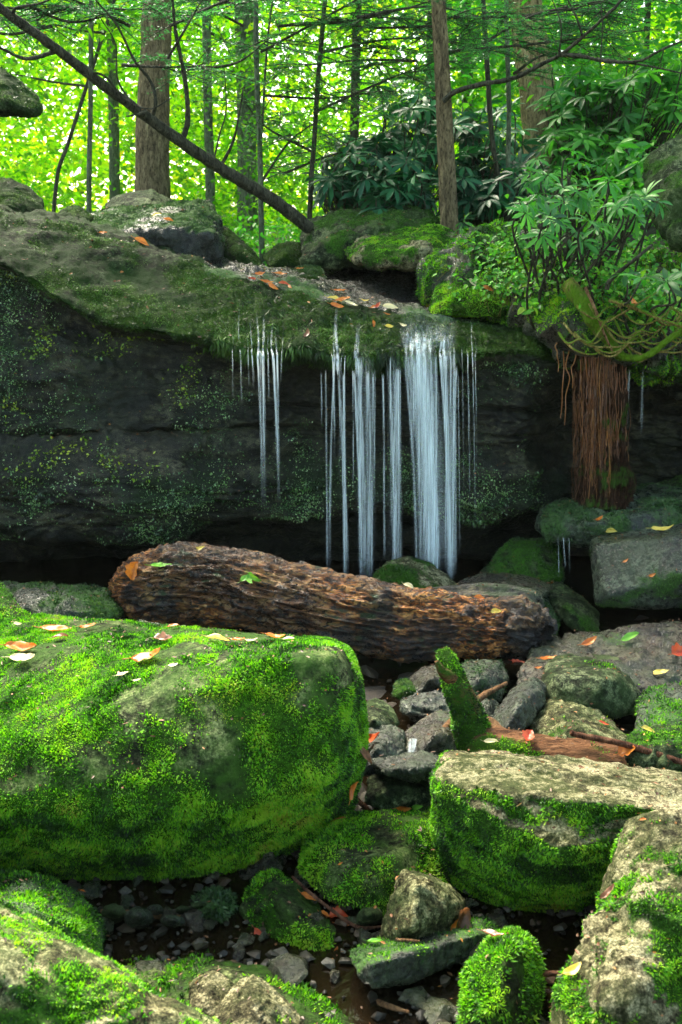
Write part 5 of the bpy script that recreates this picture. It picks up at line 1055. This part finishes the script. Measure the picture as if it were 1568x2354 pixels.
def fallen(lab, u, v, L, ang, colr, seed, kind=0, tilt=.25):
    h = hit(u, v)
    if h is None: return
    loc, nor, ob = h
    Lm = L * (loc - Vector((0, 0, EYE))).length / FPX
    V, q, t = leafmesh(Lm, Lm * (.42 if kind == 0 else .75), .06 + .3 * ((seed * 37) % 10) / 10 * (1 if seed % 3 else -.6), seed, 3 if kind else 0)
    o = link('fallen_leaf', mesh('fallen_leaf', V, q, t), LM[colr])
    zz = (nor + Vector((0, -.15, .35))).normalized(); xx = Vector((math.cos(ang), 0, math.sin(ang))); xx = (xx - zz * xx.dot(zz)).normalized(); yy = zz.cross(xx)
    mt = Matrix((xx, yy, zz)).transposed().to_4x4(); mt.translation = loc + nor * .011; o.matrix_world = mt
    tag(o, lab, 'fallen leaf', 'fallen autumn leaves')
FL = [ # label, u, v, length px, angle, colour, kind
 ('long orange leaf at the left end of the huge boulder top', 52, 1500, 70, .25, 'orange', 0), ('pale orange leaf just below the long orange one at far left', 58, 1520, 64, -.1, 'cream', 0),
 ('curled orange leaf at the back left of the huge boulder', 130, 1452, 66, .15, 'orange', 0), ('cream leaf on the back left edge of the huge boulder', 45, 1442, 22, -1.2, 'cream', 0),
 ('small orange leaf right of the curled one at the back of the huge boulder', 205, 1448, 34, -.4, 'orange', 0), ('dark brown leaf under the curled orange leaf', 140, 1472, 34, .1, 'brown', 0),
 ('wavy orange brown leaf in the middle of the huge boulder top', 348, 1520, 74, .15, 'orange', 0), ('crumpled brown leaf behind the wavy orange one', 378, 1480, 44, -.1, 'brown', 1),
 ('small cream leaf right of the wavy orange one', 400, 1534, 22, .8, 'cream', 0), ('small cream leaf below the wavy orange one', 285, 1558, 28, .1, 'cream', 0), ('tiny cream sliver on the boulder front edge', 318, 1572, 18, -.5, 'cream', 0),
 ('orange scrap on the top edge of the huge boulder', 400, 1446, 26, -.2, 'orange', 0), ('cream leaf on the far right corner of the huge boulder', 665, 1478, 26, .1, 'cream', 0), ('orange leaf on the forked twig', 634, 1474, 44, .2, 'orange', 0),
 ('yellow leaf in the litter along the huge boulder rim', 500, 1476, 52, -.3, 'yellow', 0), ('orange leaf in the litter along the huge boulder rim', 545, 1478, 34, .3, 'orange', 0), ('pale leaf ending the litter along the huge boulder rim', 575, 1482, 30, .1, 'cream', 0),
 ('bright orange patch leaf on the left end of the rotten log', 312, 1310, 42, 1.0, 'orange', 1), ('pointed green leaf on the upper left of the rotten log', 370, 1308, 46, .9, 'green', 0), ('left leaflet of the green sprig on the rotten log', 566, 1330, 30, .9, 'green', 0), ('right leaflet of the green sprig on the rotten log', 588, 1322, 34, -.2, 'green', 0), ('lower leaflet of the green sprig on the rotten log', 578, 1334, 30, -1.2, 'green', 0),
 ('yellow leaf on the crest of the rotten log', 462, 1262, 22, .1, 'yellow', 0), ('cream leaf standing on the middle of the rotten log', 940, 1350, 26, -1., 'cream', 0), ('orange leaf on the right part of the rotten log', 1100, 1378, 24, -.3, 'orange', 0), ('yellow leaf near the broken end of the rotten log', 1145, 1405, 26, .2, 'yellow', 0), ('red leaf tip on the rotten log crest', 495, 1254, 18, 1.2, 'orange', 0),
 ('orange leaf on the leaning slab right of the log', 1275, 1338, 36, -.4, 'orange', 0), ('red leaf on the stream rock near its top', 1355, 1478, 38, .5, 'orange', 0), ('lime leaf on the stream rock', 1448, 1468, 42, .2, 'green', 0), ('orange leaf at the foot of the stream rock', 1262, 1522, 36, .2, 'orange', 0), ('red leaf at the right edge on the stream rock', 1560, 1505, 40, .5, 'red', 1), ('yellow sliver on the right of the stream rock', 1520, 1550, 36, .7, 'yellow', 0), ('orange maple shaped leaf by the stub top', 1190, 1528, 28, .1, 'red', 1), ('small orange leaf under the maple shaped one', 1238, 1540, 16, 0, 'orange', 0),
 ('oval cream leaf on the foot of the mossy stub', 1130, 1710, 30, -.8, 'cream', 0), ('folded salmon leaf on the mossy lying log', 1215, 1702, 36, 1.3, 'red', 1), ('orange lobed leaf on the mossy lying log', 1450, 1730, 40, .1, 'orange', 1), ('yellow leaf by the crumbly edge stone', 1488, 1682, 28, -.3, 'yellow', 0), ('red leaf left of the crumbly edge stone', 1385, 1668, 22, -.2, 'red', 0),
 ('dark red curled leaf beside the huge boulder', 850, 1700, 60, -.1, 'red', 0), ('brown hanging leaf under the dark red curled one', 832, 1735, 50, -1.4, 'brown', 0), ('orange curled leaf in the crevice beside the huge boulder', 840, 1800, 46, .6, 'orange', 0), ('red leaf low in the crevice beside the huge boulder', 800, 1812, 44, .5, 'orange', 0), ('crumpled orange leaf at the bottom right corner of the huge boulder', 778, 1878, 50, 0, 'orange', 1),
 ('orange leaf on the small mossy stone under the grey block', 925, 1848, 34, 0, 'orange', 0), ('lime leaf tip on the stone under the grey block', 955, 1846, 26, 0, 'green', 0), ('tiny orange leaf on the upper left of the wedged block', 786, 1990, 12, .3, 'orange', 0),
 ('orange leaf hanging on the bent twig', 705, 2070, 40, -1.3, 'orange', 0), ('small orange leaf above the red pair', 738, 2108, 26, -.3, 'orange', 0), ('upper red leaf of the pair by the bent twig', 780, 2115, 40, .2, 'red', 1), ('lower red leaf of the pair by the bent twig', 792, 2132, 30, 0, 'orange', 0), ('orange leaf under the pyramid stone', 848, 2148, 44, .3, 'orange', 0), ('teal green leaf by the foot of the pyramid stone', 862, 2172, 34, .2, 'green', 0), ('orange leaf tip at the left of the tilted slab', 830, 2165, 24, -.9, 'orange', 0),
 ('brown curled leaf right of the pyramid stone', 1052, 2115, 60, .5, 'brown', 1), ('upright brown leaf right of the pyramid stone', 1080, 2098, 40, 1.3, 'brown', 0), ('orange leaf between the pyramid stone and tilted slab', 1030, 2128, 40, .6, 'orange', 0), ('brown leaf on the right tip of the tilted slab', 1135, 2160, 48, 1.2, 'brown', 0),
 ('lime yellow leaf on the dark twig at the lower right', 1318, 2232, 44, .9, 'yellow', 0), ('brown leaf hanging in the dark gap at the lower right', 1408, 2060, 40, 1.3, 'brown', 0), ('orange leaf at the left of the pebble pool', 250, 2180, 40, .4, 'orange', 0), ('red leaf on the crest of the low streaked rock', 480, 2168, 20, .2, 'red', 1), ('orange leaf on the right crest of the low streaked rock', 655, 2188, 26, .1, 'orange', 0), ('slim orange leaf on the low streaked rock', 600, 2182, 32, -.3, 'orange', 0), ('red curled leaf above the low streaked rock', 606, 2150, 40, -.8, 'red', 0), ('small upright orange leaf right of the red curled one', 620, 2170, 22, 1.2, 'orange', 0), ('orange leaf left of the wet gravel', 763, 2188, 26, .8, 'orange', 0), ('small orange leaf on the moss rock at the far left', 185, 2058, 12, 0, 'orange', 0), ('small orange leaf on the pale top of the right block', 1485, 1890, 14, 0, 'orange', 0),
 ('yellow leaf on the square block top', 1525, 1222, 44, .15, 'yellow', 0), ('small orange leaf on the face of the square block', 1440, 1290, 14, .8, 'orange', 0), ('tiny orange leaf in the middle of the square block face', 1500, 1322, 16, .1, 'orange', 0), ('orange curled leaf on the cantilevered slab', 1378, 1198, 22, 1., 'orange', 0), ('yellow scrap on the left of the square block top', 1405, 1218, 26, -.1, 'yellow', 0),
 ('orange leaf on the cap slab edge at the left', 325, 560, 34, -.4, 'orange', 0), ('upper orange leaf on the water lip', 602, 634, 24, .1, 'orange', 0), ('orange leaf on the lip right of the flat mossy stone', 628, 660, 26, -.6, 'orange', 0), ('orange leaf cluster piece on the lip', 612, 652, 28, .1, 'orange', 0), ('small leaf left on the lip', 580, 645, 20, -.1, 'red', 0), ('red leaf by the low shelf stone', 650, 656, 26, -.2, 'red', 0), ('orange leaf on the low shelf stone', 690, 622, 16, .2, 'orange', 0), ('orange leaf leaning left of the shelf stone', 645, 634, 26, .7, 'orange', 0), ('orange leaf upright on the lip', 668, 662, 16, -1., 'orange', 0), ('red brown leaf on the hanging moss', 704, 770, 26, 1.4, 'brown', 0),
 ('orange leaf out on the shallow run', 780, 672, 26, .2, 'orange', 0), ('yellow leaf in the big cluster on the lip', 768, 692, 34, -.2, 'yellow', 0), ('orange leaf in the big cluster on the lip', 790, 696, 34, .4, 'orange', 0), ('cream leaf right of the big cluster on the lip', 806, 704, 30, -.6, 'cream', 0), ('lower orange leaf of the big cluster on the lip', 775, 705, 30, .0, 'orange', 0), ('yellow leaf on the lip past the big cluster', 838, 695, 18, 0, 'yellow', 0), ('red leaf upright on the lip', 868, 705, 20, 1., 'red', 0), ('orange leaf beside the upright red leaf', 858, 710, 18, .5, 'orange', 0), ('long cream leaf on the lip', 895, 712, 34, -.2, 'cream', 0), ('orange leaf low on the wet lip face', 862, 745, 16, -1.2, 'orange', 0), ('yellow leaf on the wet lip face', 895, 748, 18, .2, 'yellow', 0), ('cream leaf at the top of the white sheet', 928, 752, 18, -.7, 'cream', 0), ('orange leaf in the middle of the wet lip', 888, 727, 14, 0, 'orange', 0),
 ('orange leaf on top of the big black wet rock', 385, 508, 22, -.3, 'orange', 0), ('yellow leaf on top of the big black wet rock', 362, 498, 20, .4, 'yellow', 0), ('orange scrap on the cap slab left of the black rock', 240, 540, 18, 0, 'orange', 0), ('orange leaf on the moss wedge at the lip end', 1120, 665, 24, -.1, 'orange', 0), ('pale orange leaf on the moss wedge at the lip end', 1090, 650, 30, -.2, 'cream', 0), ('orange leaf hanging in the vine tangle', 1450, 700, 34, 1.4, 'orange', 0)]
for k, (lab, u, v, L, an_, c_, kd) in enumerate(FL): fallen(lab, u, v, L * 1.05, an_, c_, k + 1, kd)

# ------------------------------------------------------------------ gravel and rubble on the stream bed
rs = np.random.RandomState(99)
def pebbles(name, n, region, smin, smax, mat, seed):
    rs = np.random.RandomState(seed)
    protos = []
    for p in range(16):
        b = bmesh.new(); g = rs.normal(size=(15, 3)); g /= np.linalg.norm(g, axis=1)[:, None]
        for x in g * rs.uniform(.75, 1.1, (15, 1)): b.verts.new(x)
        bmesh.ops.convex_hull(b, input=b.verts[:]); bmesh.ops.triangulate(b, faces=b.faces[:]); 
        bmesh.ops.recalc_face_normals(b, faces=b.faces[:]); b.verts.index_update()
        protos.append((np.array([v.co[:] for v in b.verts]), np.array([[v.index for v in f.verts] for f in b.faces]))); b.free()
    m_ = MB()
    for k in range(n):
        x, y = region(rs); s = smin * (smax / smin) ** rs.rand() ** 1.6
        SV, ST = protos[k % 16]; V = SV * s * np.array([1, rs.uniform(.6, 1), rs.uniform(.35, .7)])
        a_ = rs.rand() * 6.28; V = np.c_[V[:, 0] * math.cos(a_) - V[:, 1] * math.sin(a_), V[:, 0] * math.sin(a_) + V[:, 1] * math.cos(a_), V[:, 2]]
        m_.add(V + np.array([x, y, float(ground(x, y)) + .012 + s * .15]), None, ST, rs.rand())
    return tag(m_.build(name, M[mat], None, (0, 3, 0), False), None, None, None, 'stuff')
a = NT('pebble_stone'); rnd_ = a.attr('rnd'); nn = a.noise(30, 6, .7)
col = a.ramp(rnd_, [(.0, (.008, .007, .005)), (.35, (.025, .02, .014)), (.6, (.05, .042, .028)), (.8, (.05, .028, .014)), (.97, (.12, .11, .085))])
col = a.mix(a.ramp(nn, [(.4, .8), (.55, 0.)]), col, (.01, .009, .006)); a.l(col, a.bs.inputs['Base Color']); a.bs.inputs['Roughness'].default_value = .45; a.bs.inputs['Specular IOR Level'].default_value = .3
a.l(a.bump(nn, .6, .006), a.bs.inputs['Normal']); M['pebble'] = a.m
pebbles('gravel', 3000, lambda r: (r.uniform(-1.3, 1.5), r.uniform(1.75, 3.1)), .006, .03, 'pebble', 1)
pebbles('stream_rubble', 330, lambda r: (r.uniform(-2.4, 2.4), r.uniform(2.9, 5.2)), .015, .09, 'pebble', 2)
pebbles('rubble', 330, lambda r: (r.uniform(-1.2, 1.5), r.uniform(1.85, 3.5)), .022, .065, 'wet', 7)
def litter(name, n, xr, yr, zt, L, mat, seed):
    rs = np.random.RandomState(seed); m_ = MB(); pt = []; nn = []
    for k in range(n):
        ok, loc, nor, _, ob, _ = scn.ray_cast(DG, Vector((rs.uniform(*xr), rs.uniform(*yr), zt)), Vector((0, 0, -1)))
        if ok and nor.z > .35 and not ob.name.startswith(('water', 'leaves', 'stems', 'crown', 'needles')): pt.append(loc); nn.append(nor)
    pt = np.array(pt) + np.array(nn) * .008; nn = np.array(nn); a_ = rs.rand(len(pt)) * 6.28
    leafset(m_, pt, np.c_[np.cos(a_), np.sin(a_), rs.normal(size=len(pt)) * .3], nn + rs.normal(size=nn.shape) * .3, L * rs.uniform(.3, 1.2, len(pt)), L * rs.uniform(.15, .5, len(pt)), rs.rand(len(pt)), 'hex', .1)
    return tag(m_.build(name, M[mat], None, (0, 3, 0)), None, None, None, 'stuff')
M['litter'] = leaf_mat('leaf_litter', [(.1, (.02, .01, .005)), (.4, (.07, .03, .012)), (.7, (.16, .06, .02)), (.88, (.34, .13, .02)), (.98, (.45, .34, .12))], .15, rough=.5)
litter('leaf_litter', 3200, (-1.4, 1.7), (1.6, 5.2), 1.15, .015, 'litter', 4)
litter('ledge_litter', 600, (-2.2, 1.6), (5.0, 6.8), 3.0, .025, 'litter', 5)
for a_ in MOSSQ: build_moss(*a_)

# ------------------------------------------------------------------ faint damp air under the trees
hz = bpy.data.meshes.new('haze'); x0, x1, y0, y1, z0, z1 = -40, 40, -12, 60, -3, 16
hz.from_pydata([(x, y, z) for x in (x0, x1) for y in (y0, y1) for z in (z0, z1)], [], [(0, 1, 3, 2), (4, 6, 7, 5), (0, 4, 5, 1), (2, 3, 7, 6), (0, 2, 6, 4), (1, 5, 7, 3)])
hm = bpy.data.materials.new('damp_air'); hm.use_nodes = True; hm.node_tree.nodes.remove(hm.node_tree.nodes['Principled BSDF'])
pv = hm.node_tree.nodes.new('ShaderNodeVolumePrincipled'); pv.inputs['Color'].default_value = (.85, .95, .85, 1); pv.inputs['Density'].default_value = .0004
hm.node_tree.links.new(pv.outputs[0], hm.node_tree.nodes['Material Output'].inputs['Volume'])
tag(link('haze', hz, hm), None, None, None, 'stuff')
